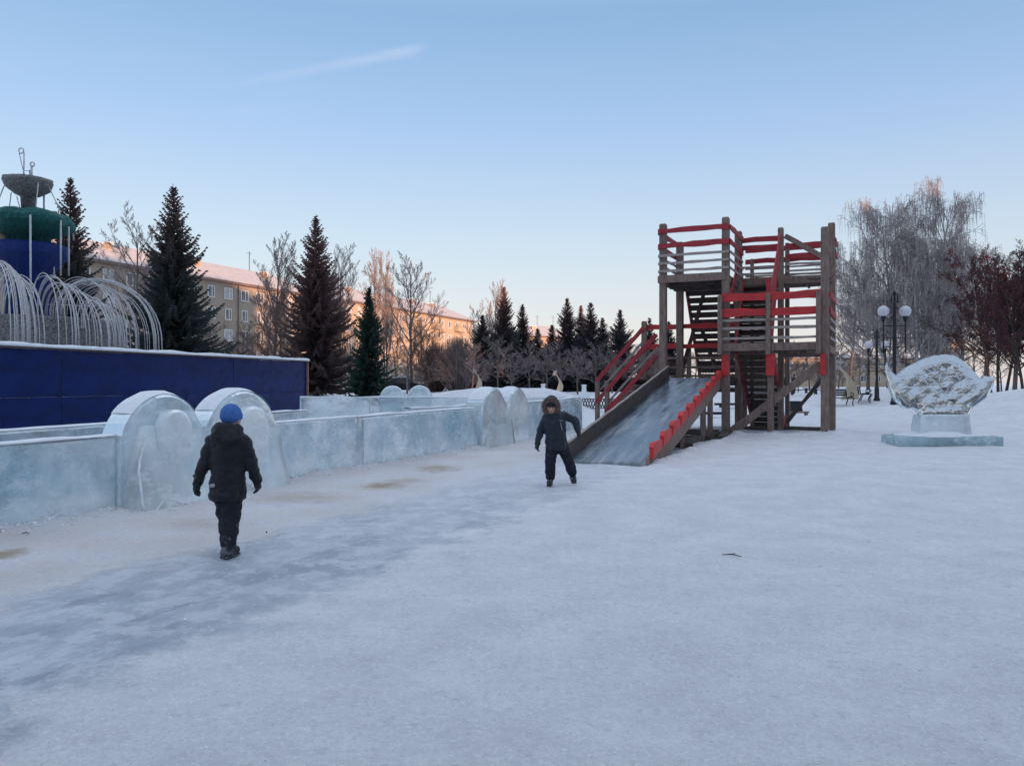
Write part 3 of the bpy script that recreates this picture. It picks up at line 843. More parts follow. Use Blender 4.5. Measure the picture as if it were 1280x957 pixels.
# leaning ice slabs that buttress the arch pairs on the path side
def buttress(root, s0, s1, h, push, base_out):
    rx, ry = root.location.x, root.location.y
    k = MB(); vs = []; nn = 12; nz = 6
    for side in (0, 1):
        for i in range(nn + 1):
            s = s0 + (s1 - s0) * i / nn; t = i / nn
            hh = h * (min(1, .2 + t * 5.5) if t < .15 else 1.0 - .1 * max(0, t - .55) / .45 + .03 * mnoise.noise(Vector((s * 2.5, 0, 5))))
            for j in range(nz + 1):
                z = hh * j / nz
                outw = push + base_out * (1 - j / nz) ** 1.3 + .03 * mnoise.noise(Vector((s * 3, z * 3, 0)))
                q_ = wall_xy(s, -outw if side == 0 else .05)
                vs.append((q_.x - rx, q_.y - ry, z - .02))
    fs = []
    m_ = nz + 1; O = (nn + 1) * m_
    for i in range(nn):
        for j in range(nz):
            a = i * m_ + j
            fs.append((a, a + m_, a + m_ + 1, a + 1)); fs.append((O + a, O + a + 1, O + a + m_ + 1, O + a + m_))
        fs.append((i * m_ + nz, (i + 1) * m_ + nz, O + (i + 1) * m_ + nz, O + i * m_ + nz))
    for j in range(nz):
        fs.append((j, j + 1, O + j + 1, O + j)); a = nn * m_ + j
        fs.append((a, O + a, O + a + 1, a + 1))
    k.add(vs, fs, 0, True)
    return k.build('leaning_slab', M['ice_frost'], root)
buttress(r1, SA0 + .03, SA1 - .01, 1.06, .13, .3)
buttress(r2, SA1 + .01, SA2 - .03, 1.0, .12, .22)
buttress(r3, SB0 + .1, SB1 + .3, .9, .1, .14)
def crack(root, pts, r=.012):
    k = MB(); q2 = []
    for s_, o_, z_ in pts:
        q_ = wall_xy(s_, -o_); q2.append(Vector((q_.x - root.location.x, q_.y - root.location.y, z_)))
    out = []
    for a, b_ in zip(q2, q2[1:]):
        for t in (0, .25, .5, .75): out.append(a.lerp(b_, t) + Vector((rng.uniform(-.012, .012), rng.uniform(-.012, .012), rng.uniform(-.012, .012))))
    out.append(q2[-1]); k.tube(out, [r * rng.uniform(.5, 1.3) for _ in out], 5); k.build('frost_crack', M['snow_cap'], root)
crack(r1, [(SA0 + .03, .44, .02), (SA0 + .08, .3, .35), (SA0 + .16, .2, .62), (SA0 + .34, .15, .9)], .016)
crack(r1, [(SA0 + .2, .44, .0), (SA0 + .4, .38, .12), (SA0 + .7, .42, .03)], .014)
crack(r2, [(SA1 + .1, .36, .05), (SA1 + .5, .3, .18), (SA1 + .75, .33, .04)], .012)

# ------------------------------------------------------------------ blue fence round the fountain
FD = Vector((3.8, 13.4)).normalized(); F0 = Vector((-12.2, 18.8)); F1 = F0 + FD * 13.93
fence = empty('panel_fence', (0, 0, 0), 'long dark blue panel fence with snow on top, behind the ice walls at left', 'fence')
def fence_run(a, b, n):
    a = Vector(a); b = Vector(b); Ln = (b - a).length; d_ = (b - a) / Ln; nn_ = Vector((d_.y, -d_.x)); ang = math.atan2(d_.y, d_.x)
    for i in range(n):
        c = a + d_ * Ln * (i + .5) / n
        for r_ in range(2):
            k = MB(); off = nn_ * rng.uniform(-.012, .012)
            k.box((0, 0, 0), (Ln / n - .012, .02, 1.205))
            o = k.build('panel', M['blue'], fence)
            o.location = (c.x + off.x, c.y + off.y, .6 + r_ * 1.215 + .03); o.rotation_euler = (0, rng.uniform(-.003, .003), ang)
    for i in range(n + 1):
        c = a + d_ * Ln * i / n - nn_ * .07
        k = MB(); k.box((c.x, c.y, 1.2), (.07, .07, 2.4), ang); k.build('fence_post', M['wood_dark'], fence)
    k = MB(); c = (a + b) / 2; k.box((c.x, c.y, 2.475), (Ln + .05, .16, .035), ang); k.build('top_rail', M['wood_dark'], fence)
    k = MB(); ns = int(Ln / .2); vs = []; fs = []
    for i in range(ns + 1):
        s = Ln * i / ns; t_ = .1 + .05 * mnoise.noise(Vector((s * .9, 2, 0))) + .02 * mnoise.noise(Vector((s * 4, 2, 0)))
        w = .16 + .04 * mnoise.noise(Vector((s * 1.5, 7, 0)))
        c = a + d_ * s
        for q_, z in ((-w, 0), (-w * .8, t_ * .7), (0, t_), (w * .8, t_ * .7), (w, 0)):
            p_ = c + nn_ * q_; vs.append((p_.x, p_.y, 2.495 + max(z, 0)))
    for i in range(ns):
        for q_ in range(4): fs.append((i * 5 + q_, i * 5 + q_ + 1, (i + 1) * 5 + q_ + 1, (i + 1) * 5 + q_))
        fs.append((i * 5, (i + 1) * 5, (i + 1) * 5 + 4, i * 5 + 4))
    k.add(vs, fs, 0, True); k.build('snow_cap', M['snow_cap'], fence)
fence_run(F0 - FD * 8, F1, 9)
fence_run(F1 + Vector((-.02, .05)), F1 + Vector((-17, 9)), 7)
k = MB(); k.box((F1.x + .03, F1.y, 1.25), (.05, .1, 2.5), math.atan2(FD.y, FD.x)); k.build('end_edge', M['rust_edge'], fence)

# ------------------------------------------------------------------ fountain decoration
FY = 30.0; FX = at(35, FY); K = FY / F
fo = empty('tiered_fountain', (FX, FY, 0), 'tinsel covered winter fountain with silver, teal and blue tiers behind the blue fence', 'fountain')
def zf(py): return zat(py, FY)
def wob(amp, fr):
    def w(r, z, a):
        q_ = mnoise.noise(Vector((math.cos(a) * fr, math.sin(a) * fr, z * 1.2)))
        return r * (1 + amp * q_) + .07 * mnoise.noise(Vector((math.cos(a) * 12, math.sin(a) * 12, z * 6))), z + amp * .4 * q_
    return w
k = MB(); k.lathe([(.23, zf(268)), (.24, zf(245)), (.45, zf(243)), (.72, zf(236)), (.86, zf(228)), (.84, zf(224)), (.6, zf(224)), (.25, zf(225)), (.02, zf(226))], 40, wob=wob(.05, 2)); k.build('silver_top_bowl', M['tinsel_grey'], fo)
k = MB(); k.lathe([(.7, zf(312)), (.72, zf(296)), (1.15, zf(292)), (1.6, zf(284)), (1.62, zf(276)), (1.4, zf(268)), (.9, zf(264)), (.3, zf(266)), (.02, zf(266))], 130, wob=wob(.16, 2.6)); k.build('teal_bowl', M['tinsel_teal'], fo)
k = MB(); k.lathe([(.78, zf(435)), (.76, zf(345)), (.95, zf(336)), (1.35, zf(320)), (1.4, zf(308)), (1.3, zf(306)), (.6, zf(306)), (.02, zf(306))], 48, wob=wob(.03, 2)); k.build('blue_bowl', M['tinsel_blue'], fo)
k = MB(); k.lathe([(3.25, .1), (3.25, zf(403)), (3.1, zf(400)), (2.5, zf(400)), (.02, zf(400))], 64, wob=wob(.01, 2)); k.build('silver_drum', M['tinsel_grey'], fo)
def loc(px, py, dy=0.0):
    Yy = FY + dy
    return Vector((at(px, Yy) - FX, dy, zat(py, Yy)))
def strand(mb, pts, r=.028): mb.tube(pts, r, 5)
# wire loops on the very top
k = MB()
ring = [loc(26.5 + 3 * math.cos(a), 188 + 3.4 * math.sin(a)) for a in [i * .5 for i in range(14)]]
strand(k, ring, .025); strand(k, [loc(30, 190), loc(30, 205), loc(29, 226)], .025); strand(k, [loc(24, 191), loc(28, 208), loc(33, 226)], .018)
ring = [loc(40.5 + 2.6 * math.cos(a), 205 + 2.8 * math.sin(a), .2) for a in [i * .5 for i in range(14)]]
strand(k, ring, .025); strand(k, [loc(39.5, 206, .2), loc(39.5, 226, .2)], .04); strand(k, [loc(37, 212, .2), loc(37, 226, .2)], .025); strand(k, [loc(30, 213), loc(38, 213, .2)], .012)
k.build('wire_loop', M['tinsel_arc'], fo)
# straight tinsel strands from tier to tier
for (x0, y0, x1, y1, dy) in ((38, 268, 38.5, 401, -1.5), (76, 275, 76, 344, -.6), (86, 283, 86, 344, 0), (67, 332, 68, 345, 0), (61, 233, 76, 264, 0), (48, 228, 44, 267, -.8),
                             (55, 240, 55, 266, .5), (6, 230, 0, 245, 0), (14, 240, 11, 265, 0), (21, 245, 26, 264, -.5), (4, 234, -6, 262, 0), (90, 284, 92, 300, 1)):
    k = MB(); p0 = loc(x0, y0, dy); p1 = loc(x1, y1, dy); strand(k, [p0, p0.lerp(p1, .5), p1], .035 if abs(x0 - x1) < 3 else .02); k.build('tinsel_strand', M['tinsel_arc'], fo)
def wire_arc(p0, p1, zpk, r=.03, n=18, skew=.42):
    """spray-like arch: rises steeply from p0, peaks at zpk, and falls on p1"""
    pts = []
    for i in range(n + 1):
        t = i / n
        a = math.pi * t
        c = p0.lerp(p1, .5 - .5 * math.cos(a))
        zb = p0.z + (p1.z - p0.z) * t
        top = zpk - (p0.z + (p1.z - p0.z) * skew)
        z = zb + top * (math.sin(a) ** .72 if 0 < t < 1 else 0)
        pts.append(Vector((c.x, c.y, min(z, zpk))))
    k = MB(); k.tube(pts, r, 5)
    return k
def bundle(n, f0, f1, pk, r=.015, jit=.09):
    for i in range(n):
        t = i / (n - 1)
        p0 = f0(t) + Vector((rng.uniform(-jit, jit), rng.uniform(-jit, jit), 0)); p1 = f1(t) + Vector((rng.uniform(-jit, jit), rng.uniform(-jit, jit), 0))
        wire_arc(p0, p1, pk(t) + rng.uniform(-.09, .09), r * rng.uniform(.75, 1.2)).build('tinsel_arch', M['tinsel_arc'], fo)
lerp = lambda a, b, t: a + (b - a) * t
bundle(14, lambda t: loc(lerp(38, 66, t), 401, lerp(-2.4, -1.0, t)), lambda t: loc(lerp(77, 142, t), 437, lerp(-4.2, -2.2, t)), lambda t: lerp(zat(342, FY - 3), zat(360, FY - 2), t))
bundle(13, lambda t: loc(lerp(66, 112, t), 401, lerp(-.8, 1.2, t)), lambda t: loc(lerp(148, 186, t), 437, lerp(-2.0, 1.4, t)), lambda t: lerp(zat(352, FY), zat(358, FY), t))
bundle(9, lambda t: loc(lerp(98, 122, t), 410, lerp(-1.8, -.6, t)), lambda t: loc(lerp(138, 158, t), 437, lerp(-2.4, -.5, t)), lambda t: lerp(zat(378, FY), zat(388, FY), t), .022)
bundle(5, lambda t: loc(lerp(70, 76, t), 402, -1.8 + t * .1), lambda t: loc(lerp(194, 200, t), 439, -.4 + t * .2), lambda t: zat(352.5, FY) + .02 * t, .03)
bundle(15, lambda t: loc(lerp(-20, 4, t), 401, lerp(-1, -2.6, t)), lambda t: loc(lerp(15, 56, t), 437, lerp(-4.4, -4.0, t)), lambda t: lerp(zat(318, FY - 3), zat(345, FY - 3), t), .02)
bundle(3, lambda t: loc(lerp(-2, 12, t), 401, -2.8), lambda t: loc(lerp(28, 33, t), 402, -2.6), lambda t: lerp(zat(339, FY - 2.8), zat(347, FY - 2.8), t), .02)
for w0_, w1_ in (((-4, 343, -2.7), (28, 343.5, -2.7)), ((60, 380, -2), (140, 383, -2)), ((120, 356, -1), (165, 380, 0))):
    k = MB(); strand(k, [loc(*w0_), loc(*w1_)], .013); k.build('tie_wire', M['tinsel_arc'], fo)
# a shaggy silver tuft at the left edge and gold figure at the rim
k = MB(); k.ball(loc(2, 300, -.4), (.28, .3, .3)); k.build('straw_tuft', M['straw'], fo)

# ------------------------------------------------------------------ street lamps
def lamp(px, Y, topy, label, scale=1.0, basez=None, gl=.23):
    X = at(px, Y); z0 = gz(X, Y) if basez is None else basez
    h = zat(topy, Y) - z0
    o = empty('street_lamp', (X, Y, z0), label, 'street lamp', 'black park lamps with white globes')
    k = MB(); k.lathe([(.17, 0), (.17, .12), (.13, .16), (.12, .75), (.09, .8), (.075, 1.3), (.065, h * .8), (.05, h - .25), (.09, h - .22), (.05, h - .1), (.03, h - .05), (.0, h)], 16); k.build('lamp_post', M['metal_dark'], o)
    zc = h - .92
    for s in (-1, 1):
        k = MB()
        for z in (zc - .62, zc - 1.12, zc - 1.5): k.tube([(0, 0, z), (s * .3, 0, z + .02), (s * .47, 0, z)], .022, 6)
        k.tube([(s * .46, 0, zc - 1.75), (s * .46, 0, zc - .25)], .035, 8); k.lathe([(.06, zc - .42), (.11, zc - .27), (.12, zc - .22), (.02, zc - .2)], 12, c=(s * .46, 0, 0))
        k.build('lamp_arm', M['metal_dark'], o)
        k = MB(); k.ball((s * .46, 0, zc), gl, 24); k.build('globe', M['globe'], o)
    k = MB(); k.box((0, 0, h - .55), (.12, .5, .05)); k.tube([(0, -.25, h - .55), (0, -.25, h - .2)], .03, 6); k.tube([(0, .25, h - .55), (0, .25, h - .2)], .03, 6); k.build('finial', M['metal_dark'], o)
    return o
lamp(1118, 33, 361, 'tall black park lamp with two white globes beside the clear ice sculpture')
lamp(1096, 44.5, 410, 'smaller looking park lamp farther back, seen just left of the tall near lamp')
lamp(403, 74, 432, 'park lamp with two white globes under the brown spruce beyond the blue fence')
k = MB(); X = at(509, 70); k.tube([(0, 0, 0), (0, 0, zat(438, 70) - gz(X, 70))], [.09, .05], 8)
ms = k.build('mast', M['pole'], None, (X, 70, gz(X, 70))); tag(ms, 'thin pale steel mast in front of the ochre apartment block', 'mast')

# ------------------------------------------------------------------ clear ice sculpture
SY = 20.2; SXc = at(1176, SY); SK = SY / F
outl = [(115, 190), (130, 150), (160, 230), (200, 265), (300, 190), (420, 130), (520, 95), (620, 85), (700, 95), (780, 145), (850, 220), (930, 300), (965, 268), (1040, 285),
        (1030, 350), (980, 450), (900, 510), (850, 540), (820, 600), (830, 645), (410, 645), (390, 580), (340, 540), (290, 555), (230, 520), (170, 450), (140, 350), (120, 260)]
sc = empty('ice_sculpture', (SXc, SY, .06), 'clear carved ice sculpture shaped like a domed shell with raised wing tips', 'ice sculpture')
poly = [((1090 + x * .1463 - 1176) * SK, zat(430 + y * .1463, SY) - .06) for x, y in outl]
def inside(x, z):
    c_ = False
    for i in range(len(poly)):
        x1, z1 = poly[i]; x2, z2 = poly[i - 1]
        if (z1 > z) != (z2 > z) and x < (x2 - x1) * (z - z1) / (z2 - z1) + x1: c_ = not c_
    return c_
def edge_d(x, z):
    best = 9
    for i in range(len(poly)):
        x1, z1 = poly[i]; x2, z2 = poly[i - 1]
        t = max(0, min(1, ((x - x1) * (x2 - x1) + (z - z1) * (z2 - z1)) / ((x2 - x1) ** 2 + (z2 - z1) ** 2 + 1e-9)))
        best = min(best, math.hypot(x - x1 - t * (x2 - x1), z - z1 - t * (z2 - z1)))
    return best
# carved relief: grid over the outline, two relief faces
st = .02
x0, x1 = min(p_[0] for p_ in poly), max(p_[0] for p_ in poly); z0, z1 = min(p_[1] for p_ in poly), max(p_[1] for p_ in poly)
gx = int((x1 - x0) / st) + 2; gzn = int((z1 - z0) / st) + 2
idx = {}; vs = []; 
def relief(x, z, s):
    e_ = min(edge_d(x, z) if inside(x, z) else 0, .5)
    base = .05 + .07 * min(1, e_ / .25) ** .6
    cx, cz = (poly[7][0]), .95
    ang = math.atan2(z - .55, x - cx); rad = math.hypot(x - cx, (z - .55) * 1.15)
    wx_ = x + .12 * mnoise.noise(Vector((x * 2.2, z * 2.2, 9))); wz_ = z + .12 * mnoise.noise(Vector((x * 2.2, z * 2.2, 4)))
    rad = math.hypot(wx_ - cx, (wz_ - .5) * 1.15); ang = math.atan2(wz_ - .5, abs(wx_ - cx) * 1.2)
    petals = .022 * abs(math.sin(ang * 7 + rad * 3)) * min(1, rad * 1.2)
    rings_ = .014 * (1 - abs(math.sin(rad * 8.5)))
    nz_ = .02 * mnoise.noise(Vector((x * 5, z * 5, s * 3))) + .02 * abs(mnoise.noise(Vector((x * 11, z * 11, s * 5)))) + .007 * mnoise.noise(Vector((x * 24, z * 24, s)))
    smooth_rim = sstep(.06, .2, e_)
    return base + (petals + rings_ + nz_) * min(1, e_ / .05) * (.25 + .75 * smooth_rim)
cells = [(i, j) for i in range(gx) for j in range(gzn) if inside(x0 + (i + .5) * st, z0 + (j + .5) * st)]
cs = set(cells)
for (i, j) in cells:
    for (a, b_) in ((i, j), (i + 1, j), (i + 1, j + 1), (i, j + 1)):
        if (a, b_) not in idx:
            x = x0 + a * st; z = z0 + b_ * st
            idx[(a, b_)] = len(vs)
            vs.append((x, -relief(x, z, 0), z)); vs.append((x, .05 + .06 * min(1, edge_d(x, z) / .2) + .018 * mnoise.noise(Vector((x * 6, z * 3, 2))) * min(1, edge_d(x, z) / .1), z))
fs = []
for (i, j) in cells:
    q_ = [idx[c_] for c_ in ((i, j), (i + 1, j), (i + 1, j + 1), (i, j + 1))]
    fs.append(tuple(q_)); fs.append(tuple(w + 1 for w in reversed(q_)))
    for (di, dj, a, b_) in ((-1, 0, 3, 0), (1, 0, 1, 2), (0, -1, 0, 1), (0, 1, 2, 3)):
        if (i + di, j + dj) not in cs: fs.append((q_[b_], q_[a], q_[a] + 1, q_[b_] + 1))
k = MB(); k.add(vs, fs, 0, True); ob = k.build('carved_shell', M['clear_ice'], sc)
sm = ob.modifiers.new('smooth', 'SMOOTH'); sm.iterations = 1; sm.factor = .5
def zx(px_, py_): return ((1090 + px_ * .1463 - 1176) * SK, zat(430 + py_ * .1463, SY) - .06)
CARVE = [[(200, 275), (300, 262), (400, 290), (480, 350), (540, 420), (600, 470)], [(1010, 300), (900, 330), (800, 380), (720, 430), (640, 470)], [(235, 320), (290, 380), (330, 460), (400, 540)],
         [(985, 330), (930, 420), (870, 490), (800, 545)], [(560, 250), (620, 235), (690, 250), (720, 300), (690, 350), (630, 370), (570, 350), (545, 300), (560, 250)],
         [(500, 180), (560, 150), (640, 140), (720, 160), (770, 210)], [(440, 220), (520, 250), (540, 300)], [(820, 260), (750, 270), (715, 310)], [(420, 300), (470, 380), (560, 430)],
         [(860, 320), (790, 360), (710, 400)], [(430, 500), (520, 525), (640, 535), (760, 520), (830, 490)], [(460, 590), (560, 610), (680, 610), (790, 595)], [(590, 270), (640, 300), (660, 260)],
         [(150, 330), (190, 420), (260, 490), (330, 520)], [(240, 300), (330, 320), (390, 400), (400, 470)], [(620, 380), (600, 430), (640, 460), (670, 420), (620, 380)]]
for ci, line in enumerate(CARVE):
    P_ = [Vector((*zx(*q_),)) for q_ in line]; pts = []
    for a_, b_ in zip(P_, P_[1:]):
        for t_ in (0, .2, .4, .6, .8):
            c_ = a_.lerp(b_, t_); c_ += Vector((.012 * math.sin(len(pts) * .9), .012 * math.cos(len(pts) * .7)))
            if inside(c_.x, c_.y): pts.append((c_.x, -relief(c_.x, c_.y, 0) - .001, c_.y))
    if len(pts) > 3:
        k = MB(); k.tube(pts, [.011 + .006 * math.sin(i_ * .8 + ci) for i_ in range(len(pts))], 5); k.build('carved_line', M['ice_frost'], sc)
k = MB(); k.box((0, 0, .45), (1.34, .55, .58), top=.9); bevel(k.build('pedestal', M['ice_frost'], sc), .05, 3)
k = MB(); k.box((-.0, 0, .075), (2.62, 1.0, .25)); bevel(k.build('base_slab', M['ice_base'], sc), .03, 2)
k = MB(); k.lathe([(1.06, .18), (1.0, .215), (.8, .25), (.62, .31), (.02, .32)], 36, wob=lambda r, z, a: (r * (1 + .12 * math.sin(a * 3 + 1)) * (1 if abs(math.cos(a)) > .0 else 1), z)); o = k.build('snow_cap', M['snow_cap'], sc); o.scale = (1.15, .48, 1)
# swept snow ridge at the slab's foot
# ------------------------------------------------------------------ people
def remesh(o, vox=.014, sm=4, disp=.0, tex=None):
    r_ = o.modifiers.new('remesh', 'REMESH'); r_.mode = 'VOXEL'; r_.voxel_size = vox; r_.use_smooth_shade = True
    s_ = o.modifiers.new('smooth', 'SMOOTH'); s_.iterations = sm; s_.factor = .5
    if disp:
        d_ = o.modifiers.new('folds', 'DISPLACE'); d_.texture = tex; d_.strength = disp; d_.mid_level = .5; d_.texture_coords = 'LOCAL'
    return o
tex = bpy.data.textures.new('cloth_folds', 'CLOUDS'); tex.noise_scale = .075; tex.noise_depth = 2
texf = bpy.data.textures.new('fur_tufts', 'CLOUDS'); texf.noise_scale = .018; texf.noise_depth = 3
def hand(mb, w, dirv, out, face, s=1.0):
    """palm, four bent fingers of different length and a thumb, rooted at wrist w"""
    dirv = Vector(dirv).normalized(); out = Vector(out); out = (out - dirv * out.dot(dirv)).normalized(); cur = dirv.cross(out)
    if cur.dot(Vector(face)) < 0: cur = -cur
    w = Vector(w)
    pc = w + dirv * .045 * s
    mb.capsule(w - dirv * .02, .03 * s, w + dirv * .055 * s + out * .0, .034 * s, 10)
    for i, (o_, l_) in enumerate(((-.027, .055), (-.009, .065), (.009, .06), (.027, .045))):
        b_ = w + dirv * .065 * s + out * o_ * s * 1.15
        m1 = b_ + (dirv * .8 + cur * .35) * l_ * .55 * s; e1 = m1 + (dirv * .45 + cur * .85) * l_ * .5 * s
        mb.capsule(b_, .0125 * s, m1, .0115 * s, 8); mb.capsule(m1, .0115 * s, e1, .0095 * s, 8)
    return out, cur
def thumb(mb, w, dirv, side, s=1.0):
    dirv = Vector(dirv).normalized(); side = Vector(side).normalized(); w = Vector(w)
    b_ = w + dirv * .015 * s + side * .022 * s; m1 = b_ + (dirv * .6 + side * .8) * .035 * s; e1 = m1 + (dirv * .95 + side * .2) * .03 * s
    mb.capsule(b_, .015 * s, m1, .013 * s, 8); mb.capsule(m1, .013 * s, e1, .011 * s, 8)
def person(loc_, label, J, f, coat, trou, boots, hem, hood, hat=None, fur=False, cat='person', vox=.014, tors=(.165, .13), group=None, face_dir=None, boot_h=.2):
    """J: joints relative to the standing point; f: facing vector"""
    f = Vector((f[0], f[1], 0)).normalized(); rt = Vector((f.y, -f.x, 0))
    V_ = {k_: Vector(v_) for k_, v_ in J.items()}
    fd = Vector(face_dir).normalized() if face_dir else f
    hd = V_['head']
    rotm = fd.to_track_quat('Y', 'Z').to_matrix()
    b = MB()
    b.ball(hd, (.078, .092, .112), 20, rot=rotm)
    b.ball(hd + rotm @ Vector((0, .03, -.05)), (.055, .058, .06), 14, rot=rotm)
    b.ball(hd + rotm @ Vector((0, .094, -.018)), (.012, .018, .02), 10, rot=rotm)
    for s in (-1, 1): b.ball(hd + rotm @ Vector((s * .08, 0, -.01)), (.01, .02, .03), 8, rot=rotm)
    b.capsule(V_['neck'] - Vector((0, 0, .05)), .055, hd - Vector((0, 0, .05)), .048)
    pel = (V_['hipL'] + V_['hipR']) / 2
    b.capsule(pel + Vector((0, 0, .04)), .085, V_['neck'] - Vector((0, 0, .14)), .09)
    b.capsule(V_['shL'], .06, V_['shR'], .06)
    for s in ('L', 'R'):
        b.capsule(V_['sh' + s], .05, V_['el' + s], .038); b.capsule(V_['el' + s], .038, V_['wr' + s], .026)
        b.capsule(V_['hip' + s], .062, V_['kn' + s], .045); b.capsule(V_['kn' + s], .045, V_['an' + s], .03)
        b.capsule(V_['an' + s], .03, V_['an' + s] + V_['toe' + s] * .08 - Vector((0, 0, .02)), .022)
    root = remesh(b.build('person', M['skin'], None, loc_), .012, 2)
    tag(root, label, cat, group)
    for s in (-1, 1):
        k = MB(); k.ball(hd + rotm @ Vector((s * .03, .082, .012)), (.012, .01, .008), 10, rot=rotm); k.build('eye', M['eye'], root)
    k = MB(); k.ball(hd + rotm @ Vector((0, .088, -.058)), (.02, .008, .005), 10, rot=rotm); k.build('mouth', M['lip'], root)
    # coat: torso loft with sleeves, one continuous surface
    k = MB()
    nk = V_['neck']; sh_c = (V_['shL'] + V_['shR']) / 2
    rr = []
    H = [(hem, 1.0, 1.0), (hem + .03, 1.05, 1.08), (hem + .2, .98, 1.04), (sh_c.z - .3, .93, .98), (sh_c.z - .12, 1.0, 1.0), (sh_c.z - .02, 1.02, .92), (sh_c.z + .035, .8, .75), (nk.z + .03, .42, .6)]
    for z, a, b2 in H:
        t = (z - hem) / (nk.z - hem)
        c = Vector((pel.x, pel.y, 0)).lerp(Vector((nk.x, nk.y, 0)), max(0, min(1, t)))
        rr.append(((c.x, c.y, z), tors[0] * a, tors[1] * b2))
    k.loft(rr, 24)
    for s in ('L', 'R'):
        inn = V_['sh' + s].lerp(sh_c, .25)
        k.capsule(inn, .07, V_['sh' + s], .068); k.capsule(V_['sh' + s], .068, V_['el' + s], .06); k.capsule(V_['el' + s], .06, V_['wr' + s], .047)
    if hood == 'down':
        for a in range(9):
            an = math.pi * (a / 8)
            q_ = nk + rt * math.cos(an) * .09 - f * (math.sin(an) * .085) + Vector((0, 0, .02 + .02 * math.sin(an)))
            k.ball(q_, (.055, .055, .07), 12)
        k.ball(nk - f * .1 + Vector((0, 0, -.02)), (.125, .07, .1), 16); k.ball(nk - f * .085 + Vector((0, 0, .06)), (.1, .06, .06), 14)
    jk = remesh(k.build('coat', M[coat], root), vox, 3, .04, tex)
    if hood == 'up':
        k = MB()
        for a in range(16):     # hood shell behind the face, built as overlapping lobes
            an = 2 * math.pi * a / 16
            k.ball(hd + rotm @ Vector((math.cos(an) * .085, -.02, math.sin(an) * .1)), (.045, .08, .045), 10, rot=rotm)
        k.ball(hd + rotm @ Vector((0, -.075, .0)), (.115, .075, .14), 16, rot=rotm)
        k.ball(nk + Vector((0, 0, .01)) - f * .03, (.11, .1, .075), 14)
        remesh(k.build('hood', M[coat], root), vox, 3, .015, tex)
        if fur:
            k = MB()
            rf = random.Random(7)
            for a in range(28):
                an = 2 * math.pi * a / 28
                c = hd + rotm @ Vector((math.cos(an) * .105, .045, math.sin(an) * .125 + .005))
                k.ball(c, (.036, .034, .036), 8)
            ruff = remesh(k.build('fur_trim', M['fur'], root), .009, 1, .03, texf)
            k = MB()
            for i in range(900):
                an = rf.uniform(0, 2 * math.pi); el = rf.uniform(-1.2, 1.4)
                c = hd + rotm @ Vector((math.cos(an) * .105, .045, math.sin(an) * .125 + .005))
                o_ = rotm @ Vector((math.cos(an) * math.cos(el), math.sin(el) * .8, math.sin(an) * math.cos(el)))
                o_ += Vector((rf.uniform(-.3, .3), rf.uniform(-.3, .3), rf.uniform(-.3, .3))); o_.normalize()
                s_ = o_.orthogonal().normalized() * .003
                a0 = c + o_ * .025; tip = c + o_ * rf.uniform(.05, .068)
                k.add([a0 - s_, a0 + s_, tip], [(0, 1, 2)])
            k.build('fur_hairs', M['fur'], ruff)
    if hat:
        k = MB()
        k.ball(hd + rotm @ Vector((0, -.012, .03)), (.094, .104, .105), 22, rot=rotm)
        o = k.build('knit_hat', M[hat], root)
        k2 = MB(); k2.lathe([(.097, -.03), (.1, -.02), (.1, .02), (.096, .03)], 26); c_ = k2.build('hat_cuff', M[hat], o)
        c_.matrix_local = Matrix.Translation(hd + rotm @ Vector((0, -.008, .022))) @ rotm.to_4x4()
    # trousers
    k = MB()
    k.capsule(V_['hipL'] - rt * 0, .1, V_['hipR'], .1); k.capsule(pel + Vector((0, 0, .08)), .12, pel, .115)
    for s in ('L', 'R'):
        k.capsule(V_['hip' + s], .1, V_['kn' + s], .084); k.capsule(V_['kn' + s], .082, V_['an' + s].lerp(V_['kn' + s], .2), .076)
    remesh(k.build('trousers', M[trou], root), vox, 3, .035, tex)
    for s in ('L', 'R'):
        k = MB(); an_ = V_['an' + s]; td = V_['toe' + s].normalized()
        dn = Vector((0, 0, -1)); dn = (dn - td * dn.dot(td)).normalized()
        k.capsule(an_ + Vector((0, 0, boot_h * .45)), .057, an_, .052)
        k.capsule(an_ + dn * .03 - td * .035, .045, an_ + dn * .035 + td * .12, .043); k.capsule(an_ + dn * .02, .048, an_ + dn * .03 + td * .09, .042)
        bo = remesh(k.build('boot', M[boots], root), .01, 2, .01, tex)
        k = MB(); c = an_ + dn * .072 + td * .042
        k.beam(c - td * .1, c + td * .105, .085, .024, up=tuple(-dn)); bevel(k.build('sole', M['boots_dark'], bo), .01)
        # glove
        k = MB(); w = V_['wr' + s]; dv = (w - V_['el' + s]).normalized(); dv = (dv + Vector((0, 0, -.5))).normalized()
        k.capsule(w - dv * .03, .036, w + dv * .01, .03)
        hand(k, w, dv, f, -rt if (w - pel).dot(rt) > 0 else rt, 1.0); thumb(k, w, dv, f)
        k.build('glove', M['gloves'], root)
    return root, rotm
